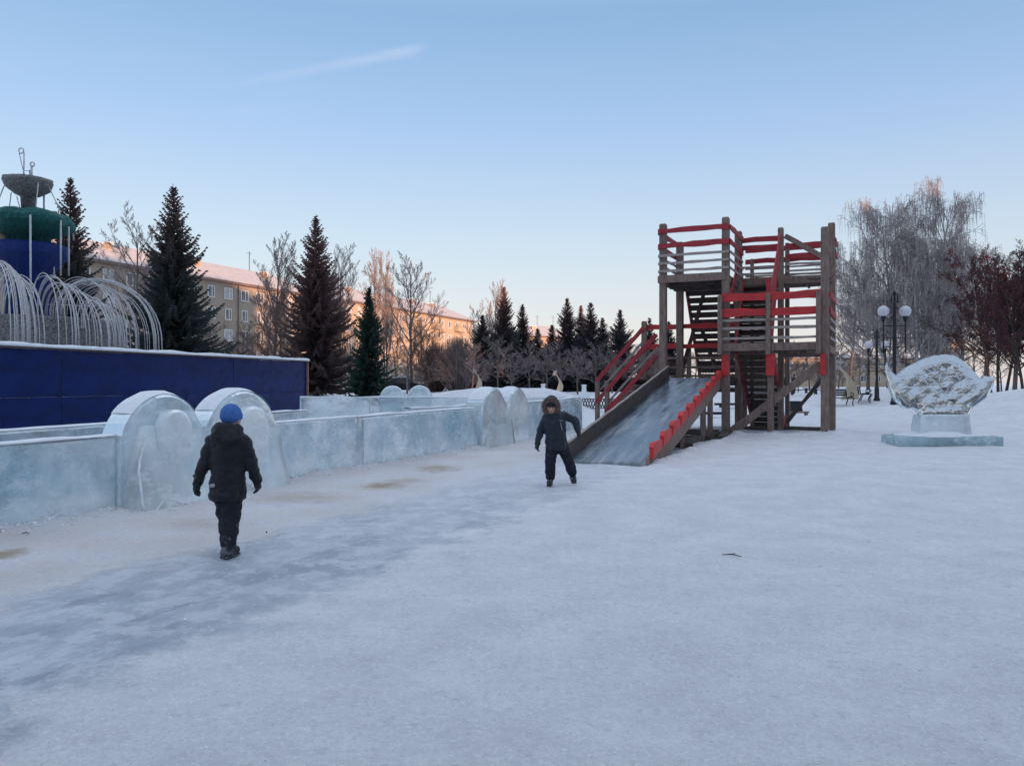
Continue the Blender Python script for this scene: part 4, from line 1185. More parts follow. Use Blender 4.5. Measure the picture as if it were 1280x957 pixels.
# child in black coat and blue hat, walking away
Yc_ = 7.22; Xc_ = at(285, Yc_)
J1 = dict(head=(.028, .02, 1.265), neck=(.0, -.0, 1.12), shL=(-.135, 0, 1.06), shR=(.145, 0, 1.06), elL=(-.205, -.02, .86), elR=(.215, .0, .85), wrL=(-.285, .02, .67), wrR=(.25, .04, .69),
          hipL=(-.055, 0, .62), hipR=(.05, 0, .62), knL=(-.035, .06, .36), knR=(.035, -.02, .36), anL=(-.028, .1, .10), anR=(.03, -.1, .095), toeL=(-.1, 1, -.05), toeR=(.25, .9, 0))
p1_, _r = person((Xc_, Yc_, gz(Xc_, Yc_) + .0), 'child in long black coat and blue knit hat walking away along the ice wall', J1, (0.05, 1), 'coat_black', 'trousers', 'boots', .52, 'down', hat='hat_blue', face_dir=(.35, 1, -.05), tors=(.16, .13))
k = MB(); k.ball((-.305, .02, .735), (.028, .02, .018), 10); k.build('mitten_strap', M['gloves'], p1_)
k = MB(); k.beam((-.11, -.139, .665), (-.07, -.142, .672), .006, .03); k.build('pocket_tag', M['zip'], p1_)
# child in the fur hood walking toward the camera
Yd = 12.1; Xd = at(697, Yd)
J2 = dict(head=(-.1, -.07, 1.23), neck=(-.055, -.02, 1.1), shR=(-.165, 0, 1.05), shL=(.105, 0, 1.08), elR=(-.265, .02, .84), elL=(.275, .05, 1.0), wrR=(-.31, -.03, .65), wrL=(.315, -.03, .84),
          hipR=(-.09, 0, .6), hipL=(.07, 0, .6), knR=(-.115, -.06, .36), knL=(.17, .0, .38), anR=(-.115, 0.0, .1), anL=(.25, .2, .15), toeR=(-.15, -1, -.0), toeL=(.1, -.9, -.35))
p2_, rm = person((Xd, Yd, gz(Xd, Yd)), 'child in dark jacket with brown fur hood walking toward the camera by the slide', J2, (-.05, -1), 'coat_navy', 'trousers', 'boots_dark', .55, 'up', fur=True, face_dir=(-.12, -1, -.55), tors=(.17, .135))
hd2 = Vector(J2['head'])
k = MB(); k.ball(hd2 + rm @ Vector((0, -.005, .045)), (.086, .098, .082), 18, rot=rm); k.build('cap', M['coat_black'], p2_)
k = MB(); k.beam((.035, -.138, .98), (.06, -.148, .86), .008, .012, up=(0, -1, 0)); k.build('chest_zip', M['zip'], p2_)
k = MB(); k.beam((.02, -.137, 1.005), (.07, -.135, 1.01), .006, .008); k.build('chest_logo_strip', M['zip'], p2_)
# a long front zip, pocket flaps and hem seams
k = MB(); k.tube([(-.045, -.142, .66), (-.05, -.15, .8), (-.05, -.152, .95), (-.055, -.125, 1.06)], .0045, 5); k.build('front_zip', M['gloves'], p2_)
for sx_ in (-1, 1):
    k = MB(); k.beam((sx_ * .085 - .03, -.158, .73), (sx_ * .085 + .03, -.16, .725), .012, .035, up=(0, -.2, 1)); bevel(k.build('pocket_flap', M['coat_navy'], p2_), .004)
for q_ in ('coat_black', 'coat_navy'):
    b_ = M[q_].node_tree.nodes['Principled BSDF']; b_.inputs['Sheen Weight'].default_value = .1; b_.inputs['Sheen Roughness'].default_value = .4; b_.inputs['Roughness'].default_value = .6
# two people far off beyond the tower
def adult(x=0, st_=.1):
    return dict(head=(0, 0, 1.6), neck=(0, 0, 1.44), shL=(-.18, 0, 1.38), shR=(.18, 0, 1.38), elL=(-.24, 0, 1.1), elR=(.24, 0, 1.1), wrL=(-.25, .06, .86), wrR=(.25, -.06, .86),
                hipL=(-.09, 0, .88), hipR=(.09, 0, .88), knL=(-.11, -st_, .48), knR=(.11, st_, .48), anL=(-.11, -st_ * 2, .1), anR=(.11, st_ * 2, .12), toeL=(0, -1, 0), toeR=(0, -1, 0))
for px, lab, st_ in ((983, 'left one of two people in dark winter clothes far away between the tower posts', .08), (993, 'right one of two people in dark winter clothes far away between the tower posts', .14)):
    X = at(px, 74); person((X, 74, gz(X, 74)), lab, adult(0, st_), (.3, -1), 'coat_black', 'trousers', 'boots_dark', .75, 'down', hat='coat_black', vox=.03, tors=(.22, .16), group='two distant people in dark clothes')

# ------------------------------------------------------------------ trees
def seg_tube(mb, pts, rads, n): mb.tube(pts, rads, n, cap=False, smooth=True)
def spruce_meshes(seed, h, r, fol, dens=1.0, droop=.25, low=.06):
    rg_ = random.Random(seed)
    trk = MB(); trk.tube([(0, 0, -.2), (rg_.uniform(-.05, .05), 0, h * .5), (0, 0, h * .985)], [h * .016 + .05, h * .011, .012], 8)
    c = MB(); V_, F_ = c.v, c.f
    z = h * low
    def quad(*q):
        bb = len(V_)
        for p_ in q: V_.append(tuple(p_))
        F_.append(tuple(range(bb, bb + len(q)))); c.m.append(0); c.s.append(False)
    while z < h * .985:
        q_ = 1 - z / h
        env = q_ ** 1.02 * (1 + .10 * math.sin(z * 2.1 + seed))
        Lb = (r * env) * rg_.uniform(.72, 1.12) + .07
        k_ = min(1.0, .5 + Lb / 2.2)            # shoots get finer towards the leader
        nb = max(5, int((3.5 + 5.5 * min(1, q_ * 1.8)) * dens))
        a0 = rg_.uniform(0, 6.28)
        for b_ in range(nb):
            a = a0 + 2 * math.pi * b_ / nb + rg_.uniform(-.4, .4)
            l = Lb * rg_.uniform(.6, 1.15) * (1.0 if rg_.random() > .12 else .5)
            zz = z + rg_.uniform(-.13, .13) * k_
            up0 = .12 + .5 * (1 - q_) - droop * q_ * rg_.uniform(.6, 1.3)
            n_ = max(2, int(l / (.135 * (.5 + .5 * k_))))
            d2 = Vector((math.cos(a), math.sin(a), 0)); side = Vector((-d2.y, d2.x, 0)); bend = rg_.uniform(-.12, .12)
            prev = None
            for i in range(n_ + 1):
                t = i / n_
                hz_ = zz + l * (up0 * t - .84 * droop * t * t * q_ ** .5 + .3 * t ** 4)
                p_ = d2 * (l * t) + side * (bend * l * t * t); p_.z = hz_
                if i > 0:
                    quad(prev - side * .035, prev + side * .035, p_ + side * .035, p_ - side * .035); quad(prev - Vector((0, 0, .045)), prev + Vector((0, 0, .035)), p_ + Vector((0, 0, .035)), p_ - Vector((0, 0, .045)))
                    wl = (.11 + .2 * l * (1 - t)) * rg_.uniform(.6, 1.3) * k_
                    for sg in (-1, 1):
                        tip = p_ + side * (sg * wl) + d2 * (wl * .85) + Vector((0, 0, -wl * rg_.uniform(.1, .7)))
                        m_ = p_.lerp(tip, .45); ww = .034 * k_ + .012
                        quad(p_ - d2 * ww, m_ - d2 * ww * 1.2 - Vector((0, 0, ww)), tip, m_ + d2 * ww + Vector((0, 0, ww)))
                        if wl > .25:
                            for s3 in (-1, 1):
                                t2 = m_ + (side * sg * .35 + d2 * (.5 * s3 + .4)) * wl * .6 + Vector((0, 0, -.06))
                                quad(m_ - Vector((0, 0, .025)), m_ + Vector((0, 0, .025)), t2)
                    # needle brushes hanging under and standing on the bough
                    for _ in range(2):
                        hh = rg_.uniform(.06, .17) * k_ * (-1 if rg_.random() < .62 else .7); o_ = (d2 * rg_.uniform(-.4, 1) + side * rg_.uniform(-1, 1)) * .05
                        quad(p_ - d2 * .045 * k_, p_ + d2 * .045 * k_, p_ + o_ + Vector((0, 0, hh)))
                prev = p_
            e2 = prev + d2 * .13 * k_ + Vector((0, 0, .05 * k_))
            quad(prev - side * .03 * k_, prev + Vector((0, 0, .03)), e2); quad(prev + side * .03 * k_, prev - Vector((0, 0, .02)), e2)
        z += (.105 + .2 * q_) * (h / 12) ** .5
    for _ in range(26):
        zz = h * rg_.uniform(.93, 1.0); a = rg_.uniform(0, 6.28); o_ = Vector((math.cos(a), math.sin(a), .7)) * .09
        p_ = Vector((0, 0, zz)); quad(p_ - Vector((0, 0, .03)), p_ + Vector((0, 0, .03)), p_ + o_)
    return trk, c
def spruce(px, Y, topy, r, seed, label, fol='spruce', dens=1.0, low=.05, X=None):
    X = at(px, Y) if X is None else X
    z0 = gz(X, Y); h = zat(topy, Y) - z0
    o = empty('spruce_tree', (X, Y, z0), label, 'spruce tree', 'spruce trees in the park')
    t, c = spruce_meshes(seed, h, r, fol, dens, low=low)
    t.build('trunk', M['bark'], o); c.build('crown', M[fol], o)
    return o
spruce(88, 47, 221, 3.9, 1, 'tall dark spruce partly behind the tiered fountain', dens=.95)
spruce(217, 46, 230, 4.2, 2, 'broad dark spruce rising from behind the middle of the blue fence', dens=1.15)
spruce(395, 58, 268, 4.1, 3, 'tallest looking reddish brown spruce just right of the blue fence end', 'spruce_brown', 1.25)
spruce(461, 56, 358, 2.1, 4, 'short dark green spruce with a slim cone, right of the brown spruce', 'spruce_green', 1.3, .03)
FARS = [(603, 86, 393, 2.9, 'dark spruce with a ragged top at the left end of the far spruce row'), (630, 84, 357, 2.9, 'tallest spruce of the far row, above the far arch pair'),
        (653, 88, 379, 2.5, 'narrow spruce just right of the tallest in the far row'), (709, 86, 371, 2.8, 'pointed spruce at the left of the dense clump beyond the fur hooded child'),
        (726, 92, 381, 2.4, 'thin spruce half hidden in the middle of the dense far clump'), (738, 85, 377, 2.8, 'broad spruce with a warm lit tip in the dense far clump'),
        (753, 89, 396, 2.4, 'shorter spruce at the right of the dense far clump'), (775, 83, 386, 2.5, 'stand-alone spruce just left of the slide tower stairs'),
        (812, 92, 397, 2.1, 'far spruce seen behind the red rails of the left tower stairs'), (836, 95, 401, 2.3, 'far spruce seen through the lower deck beside the left front tower post'),
        (672, 90, 410, 2.2, 'low spruce in the gap of the far row'), (690, 88, 405, 2.2, 'low spruce left of the dense far clump')]
for i, (px, Y, ty, r, lab) in enumerate(FARS):
    spruce(px, Y, ty, r * 1.15, 20 + i, lab, 'spruce_far', 1.15, .03)

def grow(mbt, mbc, p, d, l, r, depth, maxd, rg_, cfg):
    nseg = 4 if depth < 2 else 3 if depth < maxd else 2
    pts = [p.copy()]; rads = [r]; dd = d.copy()
    for i in range(nseg):
        dd = dd + Vector((rg_.uniform(-1, 1), rg_.uniform(-1, 1), rg_.uniform(-1, 1))) * cfg['jit'] * (1.2 if depth else .35)
        dd.z += cfg['up'] * (1 if depth < cfg.get('turn', 99) else 0) * .25
        if depth >= cfg.get('turn', 99): dd.z -= cfg['hang']
        dd.normalize()
        pts.append(pts[-1] + dd * (l / nseg)); rads.append(max(r * (1 - (i + 1) / nseg * .75), cfg['rmin']))
    mb = mbt if depth <= 1 else mbc
    mb.tube(pts, rads, 7 if depth == 0 else 5 if depth == 1 else 3, cap=False, smooth=depth < 2)
    if depth >= maxd: return
    nch = cfg['n'][depth]
    for i in range(nch):
        t = cfg['t0'][depth] + (1 - cfg['t0'][depth]) * (i + rg_.random() * .9) / nch
        k_ = min(nseg - 1, int(t * nseg)); f_ = t * nseg - k_
        q_ = pts[k_].lerp(pts[k_ + 1], min(1, f_)); base = (pts[k_ + 1] - pts[k_]).normalized()
        a = rg_.uniform(0, 6.28) if depth else i * 2.4 + rg_.uniform(-.4, .4)
        o_ = base.orthogonal().normalized(); o2 = base.cross(o_)
        ang = cfg['ang'][depth] * rg_.uniform(.7, 1.25)
        nd = base * math.cos(ang) + (o_ * math.cos(a) + o2 * math.sin(a)) * math.sin(ang)
        ln = l * cfg['len'][depth] * (1 - .55 * t if depth == 0 else 1 - .45 * t) * rg_.uniform(.75, 1.2)
        grow(mbt, mbc, q_, nd.normalized(), ln, max(rads[k_] * .55, cfg['rmin']), depth + 1, maxd, rg_, cfg)
CFG_BARE = dict(jit=.13, up=.45, rmin=.0095, n=[18, 8, 7, 5], t0=[.22, .2, .15, .2], ang=[.72, .7, .65, .6], len=[.52, .46, .5, .55], hang=0)
def bare(seed, h, cfg, maxd=4, r=None):
    rg_ = random.Random(seed); t = MB(); c = MB()
    grow(t, c, Vector((0, 0, -.15)), Vector((0, 0, 1)), h, r or h * .012 + .03, 0, maxd, rg_, cfg)
    zz = max(v_[2] for v_ in c.v); s = h / zz
    for mb in (t, c): mb.v = [(a * s, b_ * s, c_ * s) for a, b_, c_ in mb.v]
    return t, c
VAR = []
for i in range(5):
    cfg = dict(CFG_BARE); 
    if i == 1: cfg['ang'] = [.5, .55, .6, .6]; cfg['up'] = .8
    if i == 3: cfg['n'] = [14, 8, 8, 5]; cfg['ang'] = [.9, .8, .7, .7]
    t, c = bare(100 + i, 12, cfg)
    tr_ = bpy.data.meshes.new('x')
    VAR.append((t, c))
protos = {}
def bare_tree(px, Y, topy, var, label, twig='bare_twig', wide=1.0, name='bare_tree', cat='bare tree', group='leafless park trees', rz=0.0, h=None, X=None):
    X = at(px, Y) if X is None else X
    z0 = gz(X, Y); h = h or (zat(topy, Y) - z0)
    key = (var, twig, name)
    if key not in protos:
        o = empty(name, (X, Y, z0), label, cat, group)
        t, c = VAR[var]
        t.build('trunk', M['bare_bark'], o); c.build('crown', M[twig], o)
        protos[key] = o
    else:
        o = copy_tree(protos[key]); tag(o, label, cat, group)
    o.location = (X, Y, z0); o.rotation_euler = (0, 0, rz)
    s = h / 12.0; o.scale = (s * wide, s * wide, s)
    return o
bt = [(172, 68, 253, 0, 'leafless frosted tree between the two tall dark spruces at left', 1.0), (342, 72, 290, 1, 'leafless tree left of the reddish brown spruce', 1.1),
      (425, 82, 299, 1, 'pale leafless tree right behind the reddish brown spruce', .9), (468, 88, 306, 0, 'pale leafless tree behind the short green spruce', .8),
      (484, 92, 308, 1, 'slim leafless tree right of the one behind the short green spruce', .7), (515, 74, 313, 2, 'leafless pinkish tree with a full round crown in front of the ochre block', 1.0),
      (617, 100, 347, 1, 'tall leafless tree behind the tallest far spruce', .8), (598, 96, 372, 0, 'leafless tree left of the tallest far spruce', .9)]
for i, (px, Y, ty, vr, lab, wd) in enumerate(bt): bare_tree(px, Y, ty, vr, lab, 'bare_twig', wd, rz=i * 1.3)
# browner undergrowth trees before the houses
ub = [(300, 66, 395, 3, 'brown bushy tree at the left of the undergrowth beside the broad dark spruce'), (330, 64, 380, 3, 'brown bushy tree just left of the reddish brown spruce'), (352, 68, 365, 2, 'taller brown bare tree touching the reddish brown spruce'),
      (440, 74, 400, 3, 'brown bushy tree between the brown spruce and the short green spruce'), (496, 78, 405, 3, 'brown bushy tree at the foot of the ochre block'), (532, 80, 408, 2, 'small bare tree right of the round crowned one'),
      (285, 72, 420, 2, 'small bare tree close to the right side of the broad dark spruce'), (312, 75, 410, 3, 'small bare tree in the undergrowth under the tan block')]
ub += [(365, 60, 420, 2, 'frosty brown tree before the foot of the reddish brown spruce, left side'), (432, 64, 425, 2, 'frosty brown tree before the foot of the reddish brown spruce, right side'), (480, 66, 400, 2, 'slim brown tree between the short green spruce and the steel mast'), (526, 68, 395, 0, 'slim brown tree just right of the steel mast'), (258, 70, 400, 2, 'brown tree showing past the right shoulder of the broad dark spruce'), (408, 70, 412, 3, 'brown bushy tree hidden low behind the reddish brown spruce'), (372, 72, 405, 3, 'brown bushy tree at the left foot of the reddish brown spruce'), (270, 64, 436, 3, 'low brown bush tree above the middle of the blue fence'), (350, 62, 432, 3, 'low brown bush tree above the right end of the blue fence'), (512, 70, 436, 3, 'low brown bush tree beside the pale steel mast')]
for i, (px, Y, ty, vr, lab) in enumerate(ub): bare_tree(px, Y, ty, vr, lab, 'twig_brown', 1.35, rz=i * .9, group='brown bushy trees below the apartment blocks')
# round clipped shrubs
def shrub_mesh(seed, r, h):
    rg_ = random.Random(seed); c = MB()
    for i in range(330):
        a = rg_.uniform(0, 6.28); el = rg_.uniform(.15, 1.5)
        d_ = Vector((math.cos(a) * math.cos(el), math.sin(a) * math.cos(el), math.sin(el)))
        b_ = Vector((d_.x * r * .45 * rg_.random(), d_.y * r * .45 * rg_.random(), 0)); e_ = Vector((d_.x * r, d_.y * r, d_.z * h * rg_.uniform(.88, 1.02)))
        mid = b_.lerp(e_, .5) + Vector((0, 0, h * .14))
        c.tube([b_, mid, e_], [.03, .02, .01], 3, cap=False)
        for j in range(9):
            t = rg_.uniform(.45, 1); q_ = mid.lerp(e_, (t - .45) / .55)
            dv = (d_ + Vector((rg_.uniform(-.8, .8), rg_.uniform(-.8, .8), rg_.uniform(-.3, .9)))).normalized() * rg_.uniform(.3, .7)
            e2 = q_ + dv
            sc_ = (e2.x / (r * 1.05)) ** 2 + (e2.y / (r * 1.05)) ** 2 + (e2.z / (h * 1.03)) ** 2
            if sc_ > 1: e2 = q_.lerp(e2, .4)
            c.tube([q_, e2], [.014, .008], 3, cap=False)
    return c
for px, Y, ty, r, lab in ((572, 74, 420, 3.1, 'large rounded leafless shrub below the right end of the ochre block'), (545, 77, 430, 2.4, 'rounded leafless shrub left of the large one')):
    X = at(px, Y); z0 = gz(X, Y)
    c = shrub_mesh(px, r, zat(ty, Y) - z0); o = c.build('shrub', M['bare_twig' if px > 560 else 'twig_brown'], None, (X, Y, z0)); tag(o, lab, 'shrub', 'rounded leafless shrubs')
# slender park trees in front of the far spruces
sl = [(i_, px, Y, ty) for i_, (px, Y, ty) in enumerate(((590, 68, 425), (622, 70, 418), (640, 66, 428), (662, 70, 422), (684, 67, 420), (702, 69, 425), (722, 66, 430), (745, 70, 422), (765, 68, 432), (788, 72, 428), (815, 70, 430)))]
where = ['left of the tallest far spruce', 'right under the tallest far spruce', 'behind the far arch pair', 'above the fur hooded child, left side', 'right above the fur hooded child', 'right of the second golden crescent', 'before the middle of the dense clump', 'before the right of the dense clump', 'before the stand-alone spruce', 'near the left tower stairs', 'behind the left tower stair rails']
for i_, px, Y, ty in sl: bare_tree(px, Y, ty, (3, 2, 3, 0, 3)[i_ % 5], 'slender grey bare tree ' + where[i_], 'bare_twig', 1.4, rz=i_ * 2.1, group='slender bare trees before the far spruces')
# right side of the park
rs = [(958, 95, 432, 3, 'low bare tree seen under the front landing of the tower'), (985, 100, 425, 2, 'far bare tree seen between the right tower posts'), (1012, 98, 430, 3, 'far bare tree just left of the right tower post'), (1040, 92, 425, 3, 'far bare tree just right of the right tower post'),
      (900, 98, 428, 3, 'far bare tree seen through the lower stairs of the tower'), (925, 102, 430, 2, 'far bare tree behind the tower stairs')]
rs += [(1048, 80, 436, 3, 'low bare tree directly behind the largest golden crescent'), (1020, 74, 452, 3, 'lowest bare bushy tree between the tower post and the crescent'), (800, 88, 424, 3, 'low dark bare tree between the stand-alone spruce and the tower stairs'), (826, 84, 430, 3, 'low dark bare tree right behind the left front tower post'), (868, 90, 428, 3, 'low dark bare tree behind the lower deck of the tower'), (972, 88, 440, 3, 'low bare tree behind the middle of the tower brace'), (998, 86, 446, 3, 'low bare tree above the litter bin'), (1026, 88, 442, 3, 'low bare tree touching the right tower post')]
for i, (px, Y, ty, vr, lab) in enumerate(rs): bare_tree(px, Y, ty, vr, lab, 'twig_brown', 1.7, rz=i * 1.9, group='low bare trees far behind the tower')
rs = [(1062, 66, 345, 3, 'dense bare tree at the left foot of the weeping birch'), (1085, 70, 330, 2, 'dense bare tree behind the second park lamp'), (1110, 74, 370, 3, 'dense bare tree behind the tall near lamp'), (1150, 72, 380, 3, 'dense bare tree behind the ice sculpture'),
      (1185, 70, 360, 2, 'dense bare tree behind the right wing of the ice sculpture'), (1205, 78, 330, 3, 'bare tree between the birch and the dark red rowan'), (1232, 66, 300, 2, 'bare tree behind the dark red rowan'), (1268, 60, 290, 3, 'bare tree at the right edge of the photo'), (1295, 58, 300, 2, 'bare tree cut off by the right edge of the photo'), (1170, 80, 420, 3, 'low bare tree right behind the dome of the ice sculpture'), (1218, 74, 410, 3, 'low bare tree left of the rowan stems'), (1130, 78, 425, 3, 'low bare tree just right of the tall near lamp'), (1075, 76, 430, 3, 'low bare tree left of the farther park lamp'), (1252, 72, 415, 3, 'low bare tree behind the rowan stems')]
for i, (px, Y, ty, vr, lab) in enumerate(rs): bare_tree(px, Y, ty, vr, lab, 'dark_twig' if i % 2 else 'twig_brown', 1.25, rz=i * 1.7, group='dense bare trees at the right of the park')
# weeping birch with three stems
def birch(px, Y, topy, half_w, label):
    X = at(px, Y); z0 = gz(X, Y); h = zat(topy, Y) - z0
    o = empty('birch_tree', (X, Y, z0), label, 'birch tree')
    T = MB(); Cw = MB(); rg_ = random.Random(77)
    cfg = dict(jit=.12, up=.35, rmin=.012, n=[20, 9, 7, 0], t0=[.18, .2, .2, .2], ang=[.8, .7, .75, .5], len=[.55, .52, .5, .6], hang=.22, turn=3)
    starts = [((-.5, 0), (-.2, .1), .97), ((.4, .2), (.14, -.1), 1.0), ((0, -.4), (-.03, -.15), .88), ((.9, .5), (.34, .1), .8), ((-1.1, .3), (-.38, .0), .78)]
    for (sx_, sy_), (dx, dy), f_ in starts:
        grow(T, Cw, Vector((sx_, sy_, -.1)), Vector((dx, dy, 1)).normalized(), h * f_ * .9, .17, 0, 3, rg_, cfg)
    # hanging curtains of twigs from the outer branch ends
    pts = [v_ for i, v_ in enumerate(Cw.v) if i % 5 == 0]
    rg_.shuffle(pts)
    for p_ in pts[:17000]:
        q_ = Vector(p_); l = rg_.uniform(.35, 1.5)
        o1 = Vector((rg_.uniform(-.22, .22), rg_.uniform(-.22, .22), rg_.uniform(-.05, .12)))
        a = q_ + o1; b_ = a + Vector((o1.x * .35, o1.y * .35, -l * .5)); c_ = b_ + Vector((rg_.uniform(-.08, .08), rg_.uniform(-.08, .08), -l * .5))
        if c_.z < .8: continue
        Cw.tube([q_, a, b_, c_], [.012, .011, .009, .006], 3, cap=False)
    zz = max(v_[2] for v_ in Cw.v); s = h / zz
    T.v = [(a * s, b_ * s, c_ * s) for a, b_, c_ in T.v]; Cw.v = [(a * s, b_ * s, c_ * s) for a, b_, c_ in Cw.v]
    xs_ = sorted(abs(v_[0]) for v_ in Cw.v); w = xs_[int(len(xs_) * .985)]; k_ = half_w / w
    T.v = [(a * k_, b_ * k_, c_) for a, b_, c_ in T.v]; Cw.v = [(a * k_, b_ * k_, c_) for a, b_, c_ in Cw.v]
    T.build('trunk', M['birch_bark'], o); Cw.build('crown', M['birch_twig'], o)
birch(1140, 52, 216, 5.3, 'huge weeping birch with frosted hanging twigs behind the street lamps')
# dark red rowan at the right edge
def rowan(px, Y, topy, label, seed):
    X = at(px, Y); z0 = gz(X, Y); h = zat(topy, Y) - z0
    o = empty('rowan_tree', (X, Y, z0), label, 'rowan tree', 'dark red rowan trees at the right edge')
    T = MB(); Cw = MB(); Bm = MB(); rg_ = random.Random(seed)
    cfg = dict(jit=.13, up=.3, rmin=.011, n=[15, 8, 6, 4], t0=[.2, .2, .2, .2], ang=[.75, .7, .7, .6], len=[.55, .5, .5, .5], hang=0)
    for dx in (-.3, 0, .32):
        grow(T, Cw, Vector((dx * 1.6, dx * .5, -.1)), Vector((dx * .55, rg_.uniform(-.1, .1), 1)).normalized(), h * .9, .1, 0, 4, rg_, cfg)
    zz = max(v_[2] for v_ in Cw.v); s = h / zz
    T.v = [(a * s, b_ * s, c_ * s) for a, b_, c_ in T.v]; Cw.v = [(a * s, b_ * s, c_ * s) for a, b_, c_ in Cw.v]
    pts = Cw.v[::9]
    for p_ in rg_.sample(pts, min(4200, len(pts))):
        q_ = Vector(p_)
        for j in range(3):
            c_ = q_ + Vector((rg_.uniform(-.12, .12), rg_.uniform(-.12, .12), rg_.uniform(-.16, .03))); r_ = rg_.uniform(.02, .045)
            n1 = Vector((rg_.uniform(-1, 1), rg_.uniform(-1, 1), rg_.uniform(-1, 1))).normalized(); o1 = n1.orthogonal() * r_; o2 = n1.cross(o1)
            Bm.add([c_ + o1, c_ + o2, c_ - o1 - o2 * .6], [(0, 1, 2)])
    T.build('trunk', M['bark'], o); Cw.build('crown', M['dark_twig'], o); Bm.build('berry_clusters', M['berries'], o)
rowan(1248, 44, 304, 'dark red rowan with dried berry clusters right of the ice sculpture', 5)
rowan(1290, 40, 322, 'dark red rowan cut off by the right edge of the photo', 9)

# ------------------------------------------------------------------ apartment blocks
BD = Vector((.39, .921)); BN = Vector((.921, -.39))      # along the facade, and towards the park
def block(p, length, h, label, fac, cols, storeys=5, depth=12, roof_h=3.2, balc=(), D_=BD, N_=BN, group='five storey apartment blocks', win=True):
    ang = math.atan2(D_.y, D_.x)
    o = empty('apartment_building', (p[0], p[1], 0), label, 'apartment building', group, ang)
    # local: x along the facade, -y towards the park
    k = MB(); k.box((length / 2, depth / 2, h / 2), (length, depth, h)); k.build('wall', M[fac], o)
    k = MB(); k.box((length / 2, depth / 2, h + .15), (length + 1.0, depth + 1.0, .35)); k.build('cornice', M['cornice'], o)
    k = MB(); e_ = .45; z = h + .33
    vs = [(-e_, -e_, z), (length + e_, -e_, z), (length + e_, depth + e_, z), (-e_, depth + e_, z), (min(4.5, length * .3), depth / 2, z + roof_h), (length - min(4.5, length * .3), depth / 2, z + roof_h)]
    k.add(vs, [(0, 1, 5, 4), (1, 2, 5), (2, 3, 4, 5), (3, 0, 4), (3, 2, 1, 0)]); rf = k.build('snowy_roof', M['roof_snow'], o)
    rg_ = random.Random(int(length * 7 + p[1]))
    for i in range(int(length / 11)):
        k = MB(); x = 6 + i * 11 + rg_.uniform(-3, 3); ws_ = rg_.uniform(.6, 1.4); k.box((x, depth / 2 - 2.2, h + roof_h * .62 + .45), (ws_, .7, 1.5)); ch = k.build('chimney', M['facade2'], rf)
        k = MB(); k.box((x, depth / 2 - 2.2, h + roof_h * .62 + 1.25), (ws_ + .15, .9, .12)); k.build('snow_cap', M['snow_cap'], ch)
    for i in range(3):
        x = length * (i + .6) / 3.2; k = MB(); k.tube([(x, depth / 2, h + roof_h - .5), (x, depth / 2, h + roof_h + 3.2)], .05, 5); k.tube([(x - .6, depth / 2, h + roof_h + 2.9), (x + .6, depth / 2, h + roof_h + 2.9)], .03, 4); k.build('antenna', M['metal_dark'], rf)
    if not win: return o
    sh = (h - 1.0) / storeys; wx = length / cols
    kk = {}
    def winmesh(kind):
        if kind in kk: return kk[kind]
        w = 1.5 if kind != 2 else 1.2; hh = 1.55
        f_ = MB(); t_ = .11
        f_.box((0, -.05, hh / 2 - t_ / 2), (w, .1, t_)); f_.box((0, -.05, -hh / 2 + t_ / 2), (w, .1, t_))
        for x in ((-w / 2 + t_ / 2), (w / 2 - t_ / 2), w * .1): f_.box((x, -.052, 0), (t_, .1, hh - 2 * t_ - .004))
        g_ = MB(); g_.box((0, -.02, 0), (w - .16, .03, hh - .16))
        fo_ = f_.build('window', M['win_frame']); go = g_.build('pane', M['curtain'] if kind == 1 else M['glass_win'])
        bpy.context.scene.collection.objects.unlink(fo_); bpy.context.scene.collection.objects.unlink(go)
        kk[kind] = (fo_, go); return kk[kind]
    for c_ in range(cols):
        for s_ in range(storeys):
            x = wx * (c_ + .5); z = .9 + sh * (s_ + .55)
            kd = rg_.choice((0, 0, 1, 2))
            fo_, go = winmesh(kd)
            a = fo_.copy(); C.objects.link(a); a.parent = o; a.location = (x, -.004, z)
            b_ = go.copy(); C.objects.link(b_); b_.parent = a; b_.location = (0, 0, 0)
            if c_ in balc and s_ > 0:
                k = MB(); zz = z - 1.25
                k.box((x, -.55, zz), (2.8, 1.1, .14)); 
                k.box((x, -1.08, zz + .58), (2.8, .05, .95)); k.box((x - 1.38, -.55, zz + .58), (.05, 1.0, .95)); k.box((x + 1.38, -.55, zz + .58), (.05, 1.0, .95))
                k.box((x, -.55, zz + 1.1), (2.9, 1.15, .05), mi=1)
                k.build('balcony', [M['facade2'], M['cornice']], o)
    for c_ in range(0, cols, 5):
        k = MB(); x = wx * c_ + .3; k.tube([(x, -.12, .3), (x, -.12, h)], .07, 6); k.build('drainpipe', M['cornice'], o)
    return o
def on_line(Yv): return (-45.7 + .42 * (Yv - 89), Yv)
block(on_line(79), 50, 15.0, 'long tan brick apartment block with snowy roof behind the two tall dark spruces', 'facade', 16)
block(on_line(131), 50, 15.2, 'ochre sunlit apartment block with balconies behind the bare trees', 'facade2', 15, balc=(7, 9, 12))
block((1.5, 212), 15, 14, 'distant sunlit apartment block behind the far spruces', 'facade2', 4, balc=(), D_=Vector((.96, .28)))
block((60, 185), 40, 7.2, 'distant low sunlit block seen between the right tower posts', 'facade2', 11, storeys=2, roof_h=1.2, D_=Vector((.98, .1)))
block((91.5, 165), 3.4, 10, 'distant narrow block glimpsed between the birch and the rowan', 'facade2', 1, storeys=3, depth=6, roof_h=1.5, D_=Vector((.98, .1)))
